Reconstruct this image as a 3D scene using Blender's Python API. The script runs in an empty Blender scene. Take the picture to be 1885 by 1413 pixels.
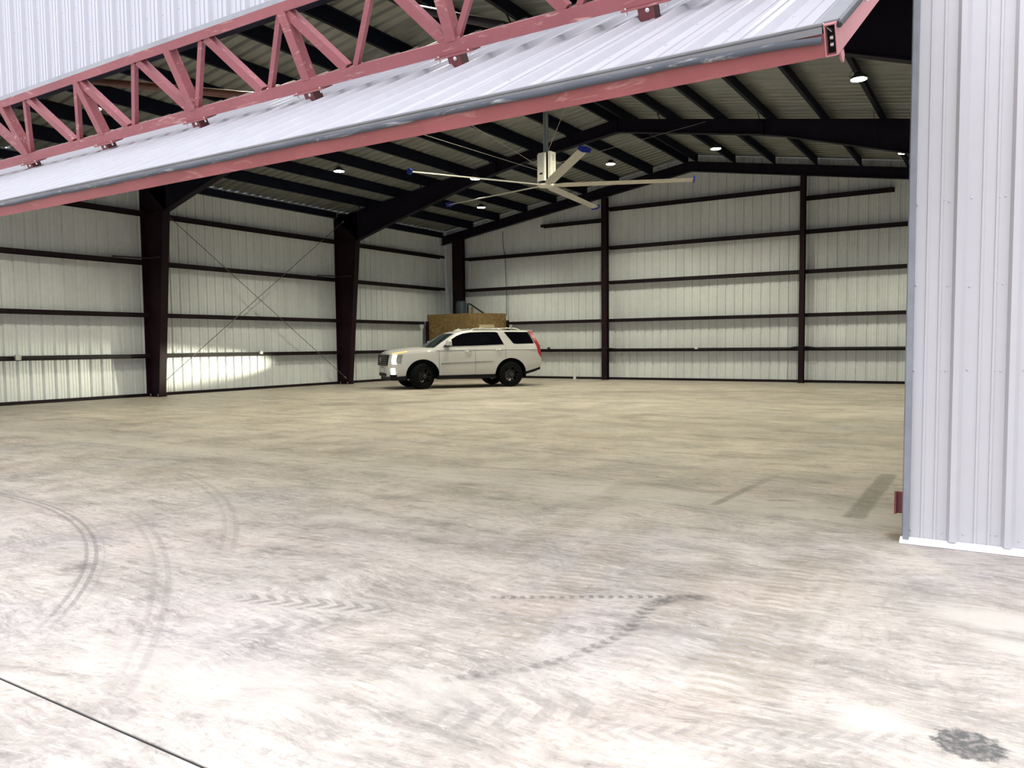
import bpy, bmesh, math, random
from mathutils import Vector, Matrix
random.seed(7)
PI = math.pi
sc = bpy.context.scene
COL = sc.collection

# ------------------------------------------------------------------ camera
F, YAW, PITCH, ROLL, CX, CY = 1439.77, .56239, -.061968, -.010203, 943.14, 724.44
CAMH = 1.345
def cam_axes():
    cy, sy = math.cos(YAW), math.sin(YAW)
    f = Vector((-sy*math.cos(PITCH), cy*math.cos(PITCH), math.sin(PITCH)))
    r = Vector((cy, sy, 0)); u = r.cross(f)
    cr, sr = math.cos(ROLL), math.sin(ROLL)
    return cr*r+sr*u, -sr*r+cr*u, f
r_, u_, f_ = cam_axes()
cd = bpy.data.cameras.new('camera'); cam = bpy.data.objects.new('camera', cd); COL.objects.link(cam)
cd.sensor_fit = 'HORIZONTAL'; cd.sensor_width = 36; cd.lens = F/1885*36
cd.shift_x = -(CX-942.5)/1885; cd.shift_y = (CY-706.5)/1885
cd.clip_start = .05; cd.clip_end = 300
cam.matrix_world = Matrix(((r_.x, u_.x, -f_.x, 0), (r_.y, u_.y, -f_.y, 0), (r_.z, u_.z, -f_.z, CAMH), (0, 0, 0, 1)))
sc.camera = cam

# ------------------------------------------------------------------ shader helper
class NT:
    def __init__(s, name):
        s.m = bpy.data.materials.new(name); s.m.use_nodes = True
        s.t = s.m.node_tree; s.t.nodes.clear()
        s.out = s.t.nodes.new('ShaderNodeOutputMaterial')
    def n(s, typ, **kw):
        nd = s.t.nodes.new(typ)
        for k, v in kw.items(): setattr(nd, k, v)
        return nd
    def lk(s, a, b): s.t.links.new(a, b)
    def put(s, sock, v):
        if isinstance(v, bpy.types.NodeSocket): s.lk(v, sock)
        elif v is not None: sock.default_value = v
    def pos(s): return s.n('ShaderNodeNewGeometry').outputs['Position']
    def obj(s): return s.n('ShaderNodeTexCoord').outputs['Object']
    def math(s, op, a, b=None, c=None, clamp=False):
        nd = s.n('ShaderNodeMath', operation=op, use_clamp=clamp)
        s.put(nd.inputs[0], a); s.put(nd.inputs[1], b); s.put(nd.inputs[2], c)
        return nd.outputs[0]
    def vm(s, op, a, b=None, sc_=None):
        nd = s.n('ShaderNodeVectorMath', operation=op)
        s.put(nd.inputs[0], a); s.put(nd.inputs[1], b)
        if sc_ is not None: s.put(nd.inputs['Scale'], sc_)
        return nd.outputs['Value'] if op in ('DOT_PRODUCT', 'LENGTH', 'DISTANCE') else nd.outputs['Vector']
    def mapping(s, v, scale=(1, 1, 1), rot=(0, 0, 0), loc=(0, 0, 0)):
        nd = s.n('ShaderNodeMapping'); s.lk(v, nd.inputs[0])
        nd.inputs['Scale'].default_value = scale; nd.inputs['Rotation'].default_value = rot; nd.inputs['Location'].default_value = loc
        return nd.outputs[0]
    def noise(s, v, scale, detail=4, rough=.55, dist=0.0):
        nd = s.n('ShaderNodeTexNoise'); s.lk(v, nd.inputs['Vector'])
        nd.inputs['Scale'].default_value = scale; nd.inputs['Detail'].default_value = detail
        nd.inputs['Roughness'].default_value = rough; nd.inputs['Distortion'].default_value = dist
        return nd.outputs[0]
    def mr(s, v, a, b, c=0., d=1., smooth=True):
        nd = s.n('ShaderNodeMapRange', interpolation_type='SMOOTHSTEP' if smooth else 'LINEAR')
        s.put(nd.inputs[0], v)
        for i, q in enumerate((a, b, c, d)): s.put(nd.inputs[i+1], q)
        return nd.outputs[0]
    def mix(s, f, a, b, mode='MIX'):
        nd = s.n('ShaderNodeMix', data_type='RGBA', blend_type=mode)
        s.put(nd.inputs[0], f); s.put(nd.inputs[6], a); s.put(nd.inputs[7], b)
        return nd.outputs[2]
    def sep(s, v): 
        nd = s.n('ShaderNodeSeparateXYZ'); s.lk(v, nd.inputs[0]); return nd.outputs
    def comb(s, x, y, z):
        nd = s.n('ShaderNodeCombineXYZ'); s.put(nd.inputs[0], x); s.put(nd.inputs[1], y); s.put(nd.inputs[2], z); return nd.outputs[0]
    def bump(s, h, dist=.01, strength=.5):
        nd = s.n('ShaderNodeBump'); s.lk(h, nd.inputs['Height'])
        nd.inputs['Distance'].default_value = dist; nd.inputs['Strength'].default_value = strength
        return nd.outputs[0]
    def bsdf(s, color, rough=.5, metal=0., spec=.5, normal=None, emis=None, estr=0., coat=0., trans=0., alpha=None):
        b = s.n('ShaderNodeBsdfPrincipled')
        s.put(b.inputs['Base Color'], color); s.put(b.inputs['Roughness'], rough); s.put(b.inputs['Metallic'], metal)
        s.put(b.inputs['Specular IOR Level'], spec)
        if normal is not None: s.lk(normal, b.inputs['Normal'])
        if emis is not None: s.put(b.inputs['Emission Color'], emis); s.put(b.inputs['Emission Strength'], estr)
        b.inputs['Coat Weight'].default_value = coat; b.inputs['Transmission Weight'].default_value = trans
        s.lk(b.outputs[0], s.out.inputs[0]); return s.m
def C4(r, g, b): return (r, g, b, 1.)
def simple(name, col, rough=.5, metal=0., spec=.5, coat=0., var=.12, scale=6., **kw):
    t = NT(name); n = t.noise(t.obj(), scale, 5, .6)
    c = t.mix(t.mr(n, .3, .7), C4(*[v*(1-var) for v in col]), C4(*[min(1, v*(1+var)) for v in col]))
    return t.bsdf(c, rough, metal, spec, coat=coat, **kw)
def emit(name, col, strength):
    t = NT(name); e = t.n('ShaderNodeEmission'); e.inputs[0].default_value = C4(*col); e.inputs[1].default_value = strength
    t.lk(e.outputs[0], t.out.inputs[0]); return t.m

# ------------------------------------------------------------------ materials
def sheet_mat(name, col, rough=.42, spec=.4, dirt=.08):
    t = NT(name); p = t.pos()
    a = t.noise(t.mapping(p, (1.5, 1.5, .25)), 1.6, 4, .6)
    b = t.noise(p, 9, 5, .65)
    k = t.math('ADD', t.math('MULTIPLY', a, .6), t.math('MULTIPLY', b, .4))
    c = t.mix(t.mr(k, .35, .68), C4(*[v*(1-dirt) for v in col]), C4(*[min(1, v*(1+dirt*.6)) for v in col]))
    return t.bsdf(c, rough, 0, spec)
M_WALL_IN = sheet_mat('painted_wall_sheet', (.70, .735, .745))
M_ROOF_IN = None
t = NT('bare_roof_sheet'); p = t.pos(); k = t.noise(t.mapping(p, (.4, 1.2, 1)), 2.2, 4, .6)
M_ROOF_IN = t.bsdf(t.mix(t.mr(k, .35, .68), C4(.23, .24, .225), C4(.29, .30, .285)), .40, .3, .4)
M_WALL_OUT = sheet_mat('white_wall_sheet', (.405, .396, .398), .40, .4, .03)
M_HEADER_OUT = sheet_mat('white_header_sheet', (.362, .362, .385), .40, .4, .03)
M_SKIN = sheet_mat('white_door_sheet', (.34, .336, .35), .36, .4, .05)
def steel_mat(name, col, dust):
    t = NT(name); p = t.obj()
    a = t.noise(p, 2.2, 4, .6); b = t.noise(p, 22, 4, .6)
    c = t.mix(t.mr(a, .35, .7), C4(*col), C4(*[v*1.5 for v in col]))
    c = t.mix(t.math('MULTIPLY', t.mr(b, .58, .8), dust), c, C4(.10, .05, .055))
    return t.bsdf(c, .6, 0, .16)
M_COLUMN = steel_mat('oxide_column_steel', (.0125, .0045, .0078), .15)
M_RAFTER = steel_mat('oxide_rafter_steel', (.0070, .0052, .0115), .05)
M_PURLIN = steel_mat('dark_purlin_steel', (.0030, .0045, .0125), .02)
M_GIRT = steel_mat('dark_girt_steel', (.0105, .0058, .0085), .08)
def red_mat(name, col, wear):
    t = NT(name); p = t.obj()
    big = t.noise(p, 1.3, 5, .6); st = t.noise(t.mapping(p, (.5, 3, 3)), 5, 6, .7, 1.5); fine = t.noise(p, 30, 4, .6)
    c = t.mix(t.mr(big, .35, .68), C4(col[0]*.88, col[1]*.85, col[2]*.85), C4(*[v*1.1 for v in col]))
    c = t.mix(t.math('MULTIPLY', t.mr(st, .56, .70), wear), c, C4(.46, .29, .24))
    c = t.mix(t.math('MULTIPLY', t.mr(fine, .62, .8), wear*.35), c, C4(.40, .23, .19))
    return t.bsdf(c, .5, 0, .35)
M_RED = red_mat('red_primer_truss', (.255, .083, .089), .8)
M_REDRAIL = red_mat('red_primer_rail', (.235, .068, .068), .35)
M_PINK = red_mat('red_primer_stile', (.36, .15, .15), .25)
M_DKRED = simple('dark_red_bracket', (.10, .018, .022), .5)
M_REDLUG = simple('red_lug_paint', (.16, .022, .025), .5)
M_TRIM = simple('grey_trim', (.165, .175, .19), .4, var=.1)
M_FLASH = simple('grey_flashing', (.17, .175, .18), .4, var=.12, scale=3)
M_WHITETRIM = simple('white_base_trim', (.74, .74, .75), .4, var=.04)
M_RUBBER = None
t = NT('worn_seal'); p = t.obj(); k = t.noise(t.mapping(p, (.8, 5, 5)), 4, 6, .7, 1.)
M_RUBBER = t.bsdf(t.mix(t.mr(k, .52, .72), C4(.065, .072, .083), C4(.36, .36, .34)), .6, 0, .2)
M_BOLT = simple('zinc_bolt', (.62, .62, .60), .3, .7)
M_SCREW = simple('painted_screw', (.40, .41, .42), .35, .2)
M_BLACK = simple('black_plastic', (.0045, .0045, .006), .55, var=.2, spec=.2)
M_BLACKM = simple('matte_black_cable', (.008, .008, .009), .6)
M_GALV = simple('galvanised_box', (.55, .56, .55), .35, .6)
M_WHITEP = simple('white_plastic', (.72, .72, .69), .4, var=.05)
M_TANK = simple('blue_grey_tank', (.035, .05, .07), .45)
M_STUD = simple('pine_stud', (.35, .24, .13), .7)
M_BROWNPIPE = simple('brown_pipe', (.16, .06, .03), .45)
M_DARKPIPE = simple('dark_pipe', (.022, .016, .02), .5)
M_FANWHITE = simple('fan_white_paint', (.66, .65, .60), .35, var=.05)
M_FANALU = simple('fan_aluminium', (.55, .54, .49), .32, .35, var=.06)
M_FANPOLE = simple('fan_grey_pole', (.16, .19, .20), .4)
M_FANBLUE = simple('fan_blue_winglet', (.008, .03, .33), .4)
M_WIRE = simple('steel_wire', (.35, .34, .31), .35, .5)
M_ROD = simple('brace_rod_steel', (.11, .11, .10), .5)
M_PAPER = simple('pale_paper', (.62, .53, .33), .7, var=.05)
# osb
t = NT('osb_board'); p = t.obj()
v = t.n('ShaderNodeTexVoronoi'); v.inputs['Scale'].default_value = 14; t.lk(t.mapping(p, (1, 1, 1.7), (0.3, .5, .2)), v.inputs['Vector'])
k = t.noise(p, 2.2, 5, .6); k2 = t.noise(p, 26, 3, .6)
c = t.mix(t.sep(v.outputs['Color'])[0], C4(.13, .085, .035), C4(.34, .235, .105))
c = t.mix(t.mr(k, .35, .7), c, C4(.22, .145, .06)); c = t.mix(t.math('MULTIPLY', t.mr(k2, .5, .75), .4), c, C4(.42, .31, .16))
M_OSB = t.bsdf(c, .75, 0, .2)
# lamps
M_LENS = emit('lamp_lens', (1., .98, .90), 60.)
M_HOUS = simple('lamp_housing', (.02, .02, .022), .5)

# ---------------- concrete
def concrete():
    t = NT('concrete_slab'); p = t.pos(); xyz = t.sep(p)
    w = t.vm('ADD', p, t.vm('SCALE', t.vm('SUBTRACT', t.n('ShaderNodeTexNoise').outputs[1], (.5, .5, .5)), sc_=0.0))
    wn = t.n('ShaderNodeTexNoise'); t.lk(p, wn.inputs['Vector']); wn.inputs['Scale'].default_value = .9; wn.inputs['Detail'].default_value = 3
    warp = t.vm('ADD', p, t.vm('SCALE', t.vm('SUBTRACT', wn.outputs[1], (.5, .5, .5)), sc_=.45))
    def mul(c, fac, f): return t.mix(f, c, C4(fac, fac, fac), 'MULTIPLY')
    def add(c, k, f): return t.mix(f, c, C4(k, k*.97, k*.94))
    big = t.noise(p, .42, 4, .55); mid = t.noise(warp, 1.3, 6, .62); mid2 = t.noise(t.mapping(warp, (1, 1, 1), (0, 0, 0), (9, 4, 0)), 2.6, 8, .68)
    streak = t.noise(t.mapping(warp, (1.3, 4.2, 1), (0, 0, math.radians(-14))), 2.2, 10, .72)
    wisp = t.noise(t.mapping(warp, (1.2, 4.5, 1), (0, 0, math.radians(10)), (3, 1, 0)), 7.5, 10, .78, .4)
    wisp2 = t.noise(t.mapping(warp, (4.5, 1.4, 1), (0, 0, math.radians(30)), (1, 7, 0)), 5.5, 10, .78, .4)
    fine = t.noise(p, 26, 8, .78)
    hue = t.noise(p, .75, 3, .5); hue2 = t.noise(t.mapping(p, (1, 1, 1), (0, 0, 0), (31, 7, 0)), 1.1, 3, .5)
    base = t.mix(t.mr(mid, .34, .66), C4(.52, .49, .46), C4(.74, .70, .665))
    base = t.mix(t.math('MULTIPLY', t.mr(hue, .48, .66), .5), base, C4(.56, .545, .585))
    base = t.mix(t.math('MULTIPLY', t.mr(hue2, .50, .68), .45), base, C4(.71, .62, .565))
    base = add(base, .78, t.math('MULTIPLY', t.mr(big, .5, .7), .35))
    base = mul(base, .72, t.math('MULTIPLY', t.mr(mid2, .50, .66), .55))
    base = mul(base, .60, t.math('MULTIPLY', t.mr(streak, .51, .66), .62))
    base = add(base, .88, t.math('MULTIPLY', t.mr(streak, .46, .34), .45))
    lane = t.noise(t.mapping(warp, (.42, 2.1, 1), (0, 0, math.radians(-32))), 1.5, 8, .66)
    base = mul(base, .70, t.math('MULTIPLY', t.mr(lane, .50, .64), .72))
    base = add(base, .84, t.math('MULTIPLY', t.mr(lane, .46, .36), .28))
    base = mul(base, .60, t.math('MULTIPLY', t.mr(wisp, .51, .62), .60))
    base = add(base, .90, t.math('MULTIPLY', t.mr(wisp, .47, .38), .50))
    base = mul(base, .66, t.math('MULTIPLY', t.mr(wisp2, .53, .65), .50))
    base = mul(base, .62, t.math('MULTIPLY', t.mr(fine, .54, .68), .42))
    base = add(base, .90, t.math('MULTIPLY', t.mr(fine, .45, .34), .30))
    p2 = t.comb(xyz[0], xyz[1], 0.)
    wob = t.math('MULTIPLY', t.math('SUBTRACT', t.noise(p, 5, 3, .5), .5), .06)
    grain = t.noise(t.mapping(p, (1, 1, 1)), 38, 3, .6)
    def seg(A, B, w, soft=.5, tread=None, fadeB=1., fadeA=1., tmin=.08):
        A = Vector((A[0], A[1], 0)); B = Vector((B[0], B[1], 0)); d = B-A; L = d.length; d.normalize(); nrm = Vector((-d.y, d.x, 0))
        q = t.vm('SUBTRACT', p2, tuple(A))
        u = t.vm('DOT_PRODUCT', q, tuple(d)); v = t.vm('DOT_PRODUCT', q, tuple(nrm))
        vv = t.math('ABSOLUTE', t.math('ADD', v, t.math('MULTIPLY', wob, min(1., w*6))))
        m = t.mr(vv, w, w*(1-soft), 0., 1.)
        m = t.math('MULTIPLY', m, t.mr(u, -.06, .08, 0., 1.)); m = t.math('MULTIPLY', m, t.mr(u, L+.06, L-.08, 0., 1.))
        if fadeB != 1. or fadeA != 1.: m = t.math('MULTIPLY', m, t.mr(u, 0., L, fadeA, fadeB, False))
        if tread:
            fr, k = tread
            s = t.math('SINE', t.math('MULTIPLY', t.math('ADD', u, t.math('MULTIPLY', t.math('ABSOLUTE', v), k)), fr))
            m = t.math('MULTIPLY', m, t.mr(s, -.35, .45, tmin, 1.))
        return m
    def ring(cx, cy, r, w, xa, xb, lines=None):
        q = t.vm('SUBTRACT', p2, (cx, cy, 0.)); d = t.math('SUBTRACT', t.vm('LENGTH', q), r)
        m = t.mr(t.math('ABSOLUTE', d), w, w*.4, 0., 1.)
        m = t.math('MULTIPLY', m, t.mr(xyz[0], xa-.25, xa+.35, 0., 1.)); m = t.math('MULTIPLY', m, t.mr(xyz[0], xb+.2, xb-.4, 0., 1.))
        m = t.math('MULTIPLY', m, t.mr(xyz[1], 1.4, 2.1, 0., 1.))
        if lines: m = t.math('MULTIPLY', m, t.mr(t.math('SINE', t.math('MULTIPLY', d, lines)), -.3, .6, .15, 1.))
        return m
    g = t.mr(grain, .3, .6, .55, 1.)
    def dark(c, m, k, col=(.10, .10, .105)): return t.mix(t.math('MULTIPLY', t.math('MULTIPLY', m, g), k), c, C4(*col))
    def light(c, m, k, col=(.78, .76, .73)): return t.mix(t.math('MULTIPLY', m, k), c, C4(*col))
    c = base
    # chalky dust along the slab edge
    band = t.math('MULTIPLY', t.mr(xyz[1], 6.15, 6.35, 0., 1.), t.mr(t.math('ADD', xyz[1], t.math('MULTIPLY', mid, .7)), 7.5, 6.75, 0., 1.))
    c = light(c, t.math('MULTIPLY', band, t.mr(streak, .7, .35, .3, 1.)), .8, (.78, .76, .72))
    # pale chalk spots
    for (x, y, a, b, k) in ((.0, 4.35, .30, .14, 1.), (.1, 4.0, .2, .1, .9), (-.38, 2.98, .17, .14, 1.15), (-.95, 3.0, .18, .12, .8), (-2.45, 2.0, .40, .25, .55), (-1.9, 2.35, .3, .2, .5), (-3.05, 1.95, .5, .2, .5), (-.9, 2.35, .3, .15, .45)):
        q = t.vm('MULTIPLY', t.vm('SUBTRACT', p2, (x, y, 0.)), (1/a, 1/b, 0.))
        c = light(c, t.mr(t.math('ADD', t.vm('LENGTH', q), t.math('MULTIPLY', t.math('SUBTRACT', mid, .5), 2.4)), 1.15, .35, 0., 1.), k*.8)
    # skid drags by the doorway
    c = dark(c, seg((-2.03, 6.33), (-1.93, 8.3), .055, .6, None, .25), .62, (.16, .16, .13))
    c = dark(c, seg((-.95, 6.36), (-.97, 8.68), .10, .45), .60, (.16, .16, .13))
    c = dark(c, seg((-1.70, 6.75), (-1.50, 6.85), .05, .9), .6, (.15, .14, .14))
    q = t.vm('MULTIPLY', t.vm('SUBTRACT', p2, (-.60, 5.93, 0.)), (1/.10, 1/.14, 0.))
    c = t.mix(t.math('MULTIPLY', t.mr(t.math('ADD', t.vm('LENGTH', q), t.math('MULTIPLY', t.math('SUBTRACT', fine, .5), 1.5)), 1.1, .3, 0., 1.), .75), c, C4(.20, .135, .06))
    # curved tyre smear
    pts = [(-1.29, 3.99), (-1.44, 3.93), (-1.52, 3.74), (-1.50, 3.49), (-1.47, 3.29), (-1.55, 2.95), (-1.66, 2.72), (-1.9, 2.45)]
    for i in range(len(pts)-1):
        c = dark(c, seg(pts[i], pts[i+1], (.085, .075, .06, .05, .045, .042, .04)[i], .75, (95, .5) if i > 1 else None, tmin=.35), (.95, .92, .85, .80, .72, .62, .5)[i], (.15, .15, .155))
    c = dark(c, seg((-2.3, 3.42), (-1.32, 4.01), .035, .6, (120, .3)), .60)
    c = dark(c, seg((-1.95, 3.0), (-1.45, 3.45), .12, .9, (70, .5)), .28)
    # dark scuffed patch in the near right
    q = t.vm('MULTIPLY', t.vm('SUBTRACT', p2, (-.07, 2.955, 0.)), (1/.115, 1/.115, 0.))
    pm = t.mr(t.math('ADD', t.vm('LENGTH', q), t.math('MULTIPLY', t.math('SUBTRACT', fine, .5), 1.3)), 1.05, .8, 0., 1.)
    c = dark(c, pm, .95, (.115, .12, .125))
    # tyre arcs
    c = dark(c, ring(-7.917, -2.082, 5.68, .085, -8.5, -3.9, 110), .55, (.20, .195, .20))
    c = dark(c, ring(-9.255, -4.814, 9.11, .10, -6.2, -2.6, 80), .30, (.24, .235, .25))
    c = dark(c, ring(-10.117, -2.85, 8.457, .11, -7.6, -4.3, 70), .30, (.24, .235, .24))
    c = dark(c, ring(-6.8, 1.2, 5.4, .07, -6.0, -2.0, 120), .12, (.24, .235, .24))
    # tread prints
    c = dark(c, seg((-3.5, 2.72), (-2.62, 3.0), .10, .6, (62, 1.0)), .62, (.22, .22, .21))
    c = dark(c, seg((-3.15, 2.42), (-2.72, 2.72), .16, .8, (50, .8)), .42, (.24, .24, .24))
    c = light(c, seg((-1.25, 2.30), (-.2, 2.83), .07, .5, (75, 1.2)), .40)
    c = dark(c, seg((-1.25, 2.36), (-.2, 2.89), .09, .6, (75, -1.2)), .40, (.28, .27, .28))
    c = dark(c, seg((-1.75, 2.2), (-1.25, 2.6), .20, .7, (46, .6)), .48, (.30, .29, .29))
    for (A, B, w, k) in (((-1.9, 2.9), (-2.3, 5.6), .16, .26), ((-.93, 2.8), (-1.02, 5.2), .14, .30), ((-.74, 2.9), (-.82, 5.4), .10, .24), ((-2.6, 4.0), (-3.1, 7.2), .16, .22), ((-1.3, 2.9), (-1.5, 5.0), .12, .18), ((-1.1, 1.9), (-.6, 2.4), .12, .2)):
        c = dark(c, seg(A, B, w, .5, (85, .15)), k*1.7, (.40, .34, .26))
    c = light(c, seg((-.79, 4.6), (-.73, 3.55), .05, .95), .25)
    c = t.mix(1., c, C4(.64, .61, .55), 'MULTIPLY')
    rough = t.mr(mid, .3, .7, .42, .62)
    hsum = t.math('ADD', t.math('MULTIPLY', fine, .5), streak)
    return t.bsdf(c, rough, 0, .28, normal=t.bump(hsum, .004, .35))
M_CONC = concrete()
M_GAP = simple('joint_shadow_filler', (.012, .011, .010), .9)

# ------------------------------------------------------------------ mesh helper
class MB:
    def __init__(s): s.v = []; s.f = []
    def add(s, vs, fs):
        o = len(s.v); s.v += [tuple(v) for v in vs]; s.f += [tuple(i+o for i in f) for f in fs]; return s
    def box(s, a, b):
        (x0, y0, z0), (x1, y1, z1) = a, b
        return s.add([(x0, y0, z0), (x1, y0, z0), (x1, y1, z0), (x0, y1, z0), (x0, y0, z1), (x1, y0, z1), (x1, y1, z1), (x0, y1, z1)],
                     [(0, 3, 2, 1), (4, 5, 6, 7), (0, 1, 5, 4), (1, 2, 6, 5), (2, 3, 7, 6), (3, 0, 4, 7)])
    def prof(s, pts, p0, p1, up=(0, 0, 1), caps=True):
        """closed 2-D outline pts (side, up) swept from p0 to p1"""
        p0, p1 = Vector(p0), Vector(p1); d = (p1-p0).normalized(); up = Vector(up)
        side = d.cross(up).normalized(); up = side.cross(d).normalized(); n = len(pts)
        vs = [p0+side*a+up*b for a, b in pts]+[p1+side*a+up*b for a, b in pts]
        fs = [(i, (i+1) % n, n+(i+1) % n, n+i) for i in range(n)]
        if caps: fs += [tuple(range(n-1, -1, -1)), tuple(range(n, 2*n))]
        return s.add(vs, fs)
    def bar(s, p0, p1, w, h, up=(0, 0, 1)):
        return s.prof([(-w/2, -h/2), (w/2, -h/2), (w/2, h/2), (-w/2, h/2)], p0, p1, up)
    def tube(s, p0, p1, r, n=10, r1=None):
        p0, p1 = Vector(p0), Vector(p1); d = (p1-p0).normalized(); up = Vector((0, 0, 1)) if abs(d.z) < .9 else Vector((1, 0, 0))
        a = d.cross(up).normalized(); b = a.cross(d); r1 = r if r1 is None else r1
        vs = [p0+(a*math.cos(2*PI*i/n)+b*math.sin(2*PI*i/n))*r for i in range(n)]+[p1+(a*math.cos(2*PI*i/n)+b*math.sin(2*PI*i/n))*r1 for i in range(n)]
        return s.add(vs, [(i, (i+1) % n, n+(i+1) % n, n+i) for i in range(n)]+[tuple(range(n-1, -1, -1)), tuple(range(n, 2*n))])
    def path(s, pts, r, n=8):
        pts = [Vector(q) for q in pts]; rings = []
        for i, q in enumerate(pts):
            d = (pts[min(i+1, len(pts)-1)]-pts[max(i-1, 0)]).normalized(); up = Vector((0, 0, 1)) if abs(d.z) < .9 else Vector((1, 0, 0))
            a = d.cross(up).normalized(); b = a.cross(d)
            rings.append([q+(a*math.cos(2*PI*k/n)+b*math.sin(2*PI*k/n))*r for k in range(n)])
        return s.loft(rings, True)
    def loft(s, rings, cap=True, closed=True):
        n = len(rings[0]); vs = [v for R in rings for v in R]; fs = []
        for j in range(len(rings)-1):
            for i in range(n if closed else n-1):
                fs.append((j*n+i, j*n+(i+1) % n, (j+1)*n+(i+1) % n, (j+1)*n+i))
        if cap: fs += [tuple(range(n-1, -1, -1)), tuple(range((len(rings)-1)*n, len(rings)*n))]
        return s.add(vs, fs)
    def lathe(s, prof, c, axis='z', n=24, cap=True):
        c = Vector(c); rings = []
        for r, h in prof:
            R = []
            for k in range(n):
                a = 2*PI*k/n; x, y = r*math.cos(a), r*math.sin(a)
                R.append(c+(Vector((x, y, h)) if axis == 'z' else Vector((x, h, y)) if axis == 'y' else Vector((h, x, y))))
            rings.append(R)
        return s.loft(rings, cap)
    def plate(s, poly, nrm, th):
        """flat polygon of 3-D points thickened by th, centred"""
        nrm = Vector(nrm).normalized(); P = [Vector(q) for q in poly]; n = len(P)
        return s.add([q-nrm*th/2 for q in P]+[q+nrm*th/2 for q in P], [tuple(range(n-1, -1, -1)), tuple(range(n, 2*n))]+[(i, (i+1) % n, n+(i+1) % n, n+i) for i in range(n)])
    def dome(s, c, nrm, r, h=None, n=6):
        c, nrm = Vector(c), Vector(nrm).normalized(); h = h or r*.6; up = Vector((0, 0, 1)) if abs(nrm.z) < .9 else Vector((1, 0, 0))
        a = nrm.cross(up).normalized(); b = a.cross(nrm)
        R = lambda q, hh: [c+(a*math.cos(2*PI*i/n)+b*math.sin(2*PI*i/n))*q+nrm*hh for i in range(n)]
        return s.loft([R(r*1.25, -.002), R(r*1.2, h*.35), R(r*.7, h*.5), R(r*.55, h)], True)
    def build(s, name, mat, parent=None, smooth=None, loc=None):
        me = bpy.data.meshes.new(name); me.from_pydata(s.v, [], s.f)
        bm = bmesh.new(); bm.from_mesh(me); bmesh.ops.recalc_face_normals(bm, faces=bm.faces); bm.to_mesh(me); bm.free()
        if smooth is not None:
            for q in me.polygons: q.use_smooth = True
            me.set_sharp_from_angle(angle=math.radians(smooth))
        me.materials.append(mat)
        o = bpy.data.objects.new(name, me); COL.objects.link(o)
        if parent is not None: o.parent = parent
        if loc is not None: o.location = loc
        return o
def shift_origin(o, loc):
    """put a mesh's own origin at loc (world) without moving it"""
    loc = Vector(loc); o.data.transform(Matrix.Translation(-loc)); o.location = loc; return o
def tag(o, label, cat, group=None):
    o['label'] = label; o['category'] = cat
    if group: o['group'] = group
    return o
def struct(o, label=None):
    o['kind'] = 'structure'
    if label: o['label'] = label
    return o
def empty(name, loc, label, cat, group=None, rz=0):
    o = bpy.data.objects.new(name, None); COL.objects.link(o); o.location = loc; o.rotation_euler = (0, 0, rz); o.empty_display_size = .2
    return tag(o, label, cat, group)
def rel(mb, loc):
    loc = Vector(loc); mb.v = [tuple(Vector(v)-loc) for v in mb.v]; return mb

# ------------------------------------------------------------------ building dimensions
XL, XR, YF, YB = -20.62, 1.45, 5.80, 27.40      # sheeting faces (left, right, front, back)
XRIDGE, ZR, SL = -9.5, 8.01, .158
def zroof(x): return ZR-SL*abs(x-XRIDGE)
def zraf(x): return zroof(x)-.30
ORD = ['first', 'second', 'third', 'fourth', 'fifth', 'sixth', 'seventh', 'eighth', 'ninth', 'tenth', 'eleventh']

# ribbed sheet: list of (offset along, depth) over one period, depth + = outward
PER = .3048
RIB = [(0, 0), (.078, 0), (.081, .007), (.095, .007), (.098, 0), (.153, 0), (.156, .007), (.170, .007), (.173, 0), (.2298, 0), (.250, .038), (.282, .038)]
RIB_ROOF = [(0, 0), (.185, 0), (.212, .055), (.265, .055), (.292, 0)]
def rib_line(a0, a1, phase, RIB=RIB):
    out = []; k = math.floor((a0-phase)/PER)-1
    while True:
        base = phase+k*PER
        if base > a1: break
        for o, d in RIB:
            a = base+o
            if a0 < a < a1: out.append((a, d))
        k += 1
    return [(a0, 0)]+out+[(a1, 0)]
def sheet(mb, a0, a1, phase, fn, out, th=.006, rib=RIB):
    """fn(a, depth) -> (low point, high point); ribbed sheet with thickness"""
    L = rib_line(a0, a1, phase, rib); n = len(L); vs = []; out = Vector(out)
    for a, d in L:
        lo, hi = fn(a, d); lo, hi = Vector(lo), Vector(hi)
        vs += [lo, hi, lo-out*th, hi-out*th]
    fs = []
    for i in range(n-1):
        b, c = 4*i, 4*i+4
        fs += [(b, c, c+1, b+1), (b+2, b+3, c+3, c+2), (b+1, c+1, c+3, b+3), (b, b+2, c+2, c)]
    fs += [(0, 1, 3, 2), (4*n-4, 4*n-2, 4*n-1, 4*n-3)]
    return mb.add(vs, fs)

# ---- floor and apron
edge = [(2.6, 5.80), (-.55, 5.80), (-.63, 5.86), (-1.44, 6.03), (-2.43, 6.22), (-3.69, 6.40), (-5.82, 6.47), (-8.48, 6.38), (-11.97, 6.17), (-20.9, 6.0)]
def slab(name, poly, z0, z1):
    mb = MB(); n = len(poly); mb.add([(x, y, z0) for x, y in poly]+[(x, y, z1) for x, y in poly], [tuple(range(n-1, -1, -1)), tuple(range(n, 2*n))]+[(i, (i+1) % n, n+(i+1) % n, n+i) for i in range(n)])
    return struct(mb.build(name, M_CONC))
slab('floor', [(x, y+.004) for x, y in edge]+[(-20.9, 27.6), (2.6, 27.6)], -.12, 0)
jx, jy = -5.83, 1.53
slab('pavement', [(jx+.003, jy+.007), (14, jy+.007), (14, 5.79)]+[(x, y-.003) for x, y in edge if x > jx]+[(jx+.003, 6.46)], -.12, -.003)
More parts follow.
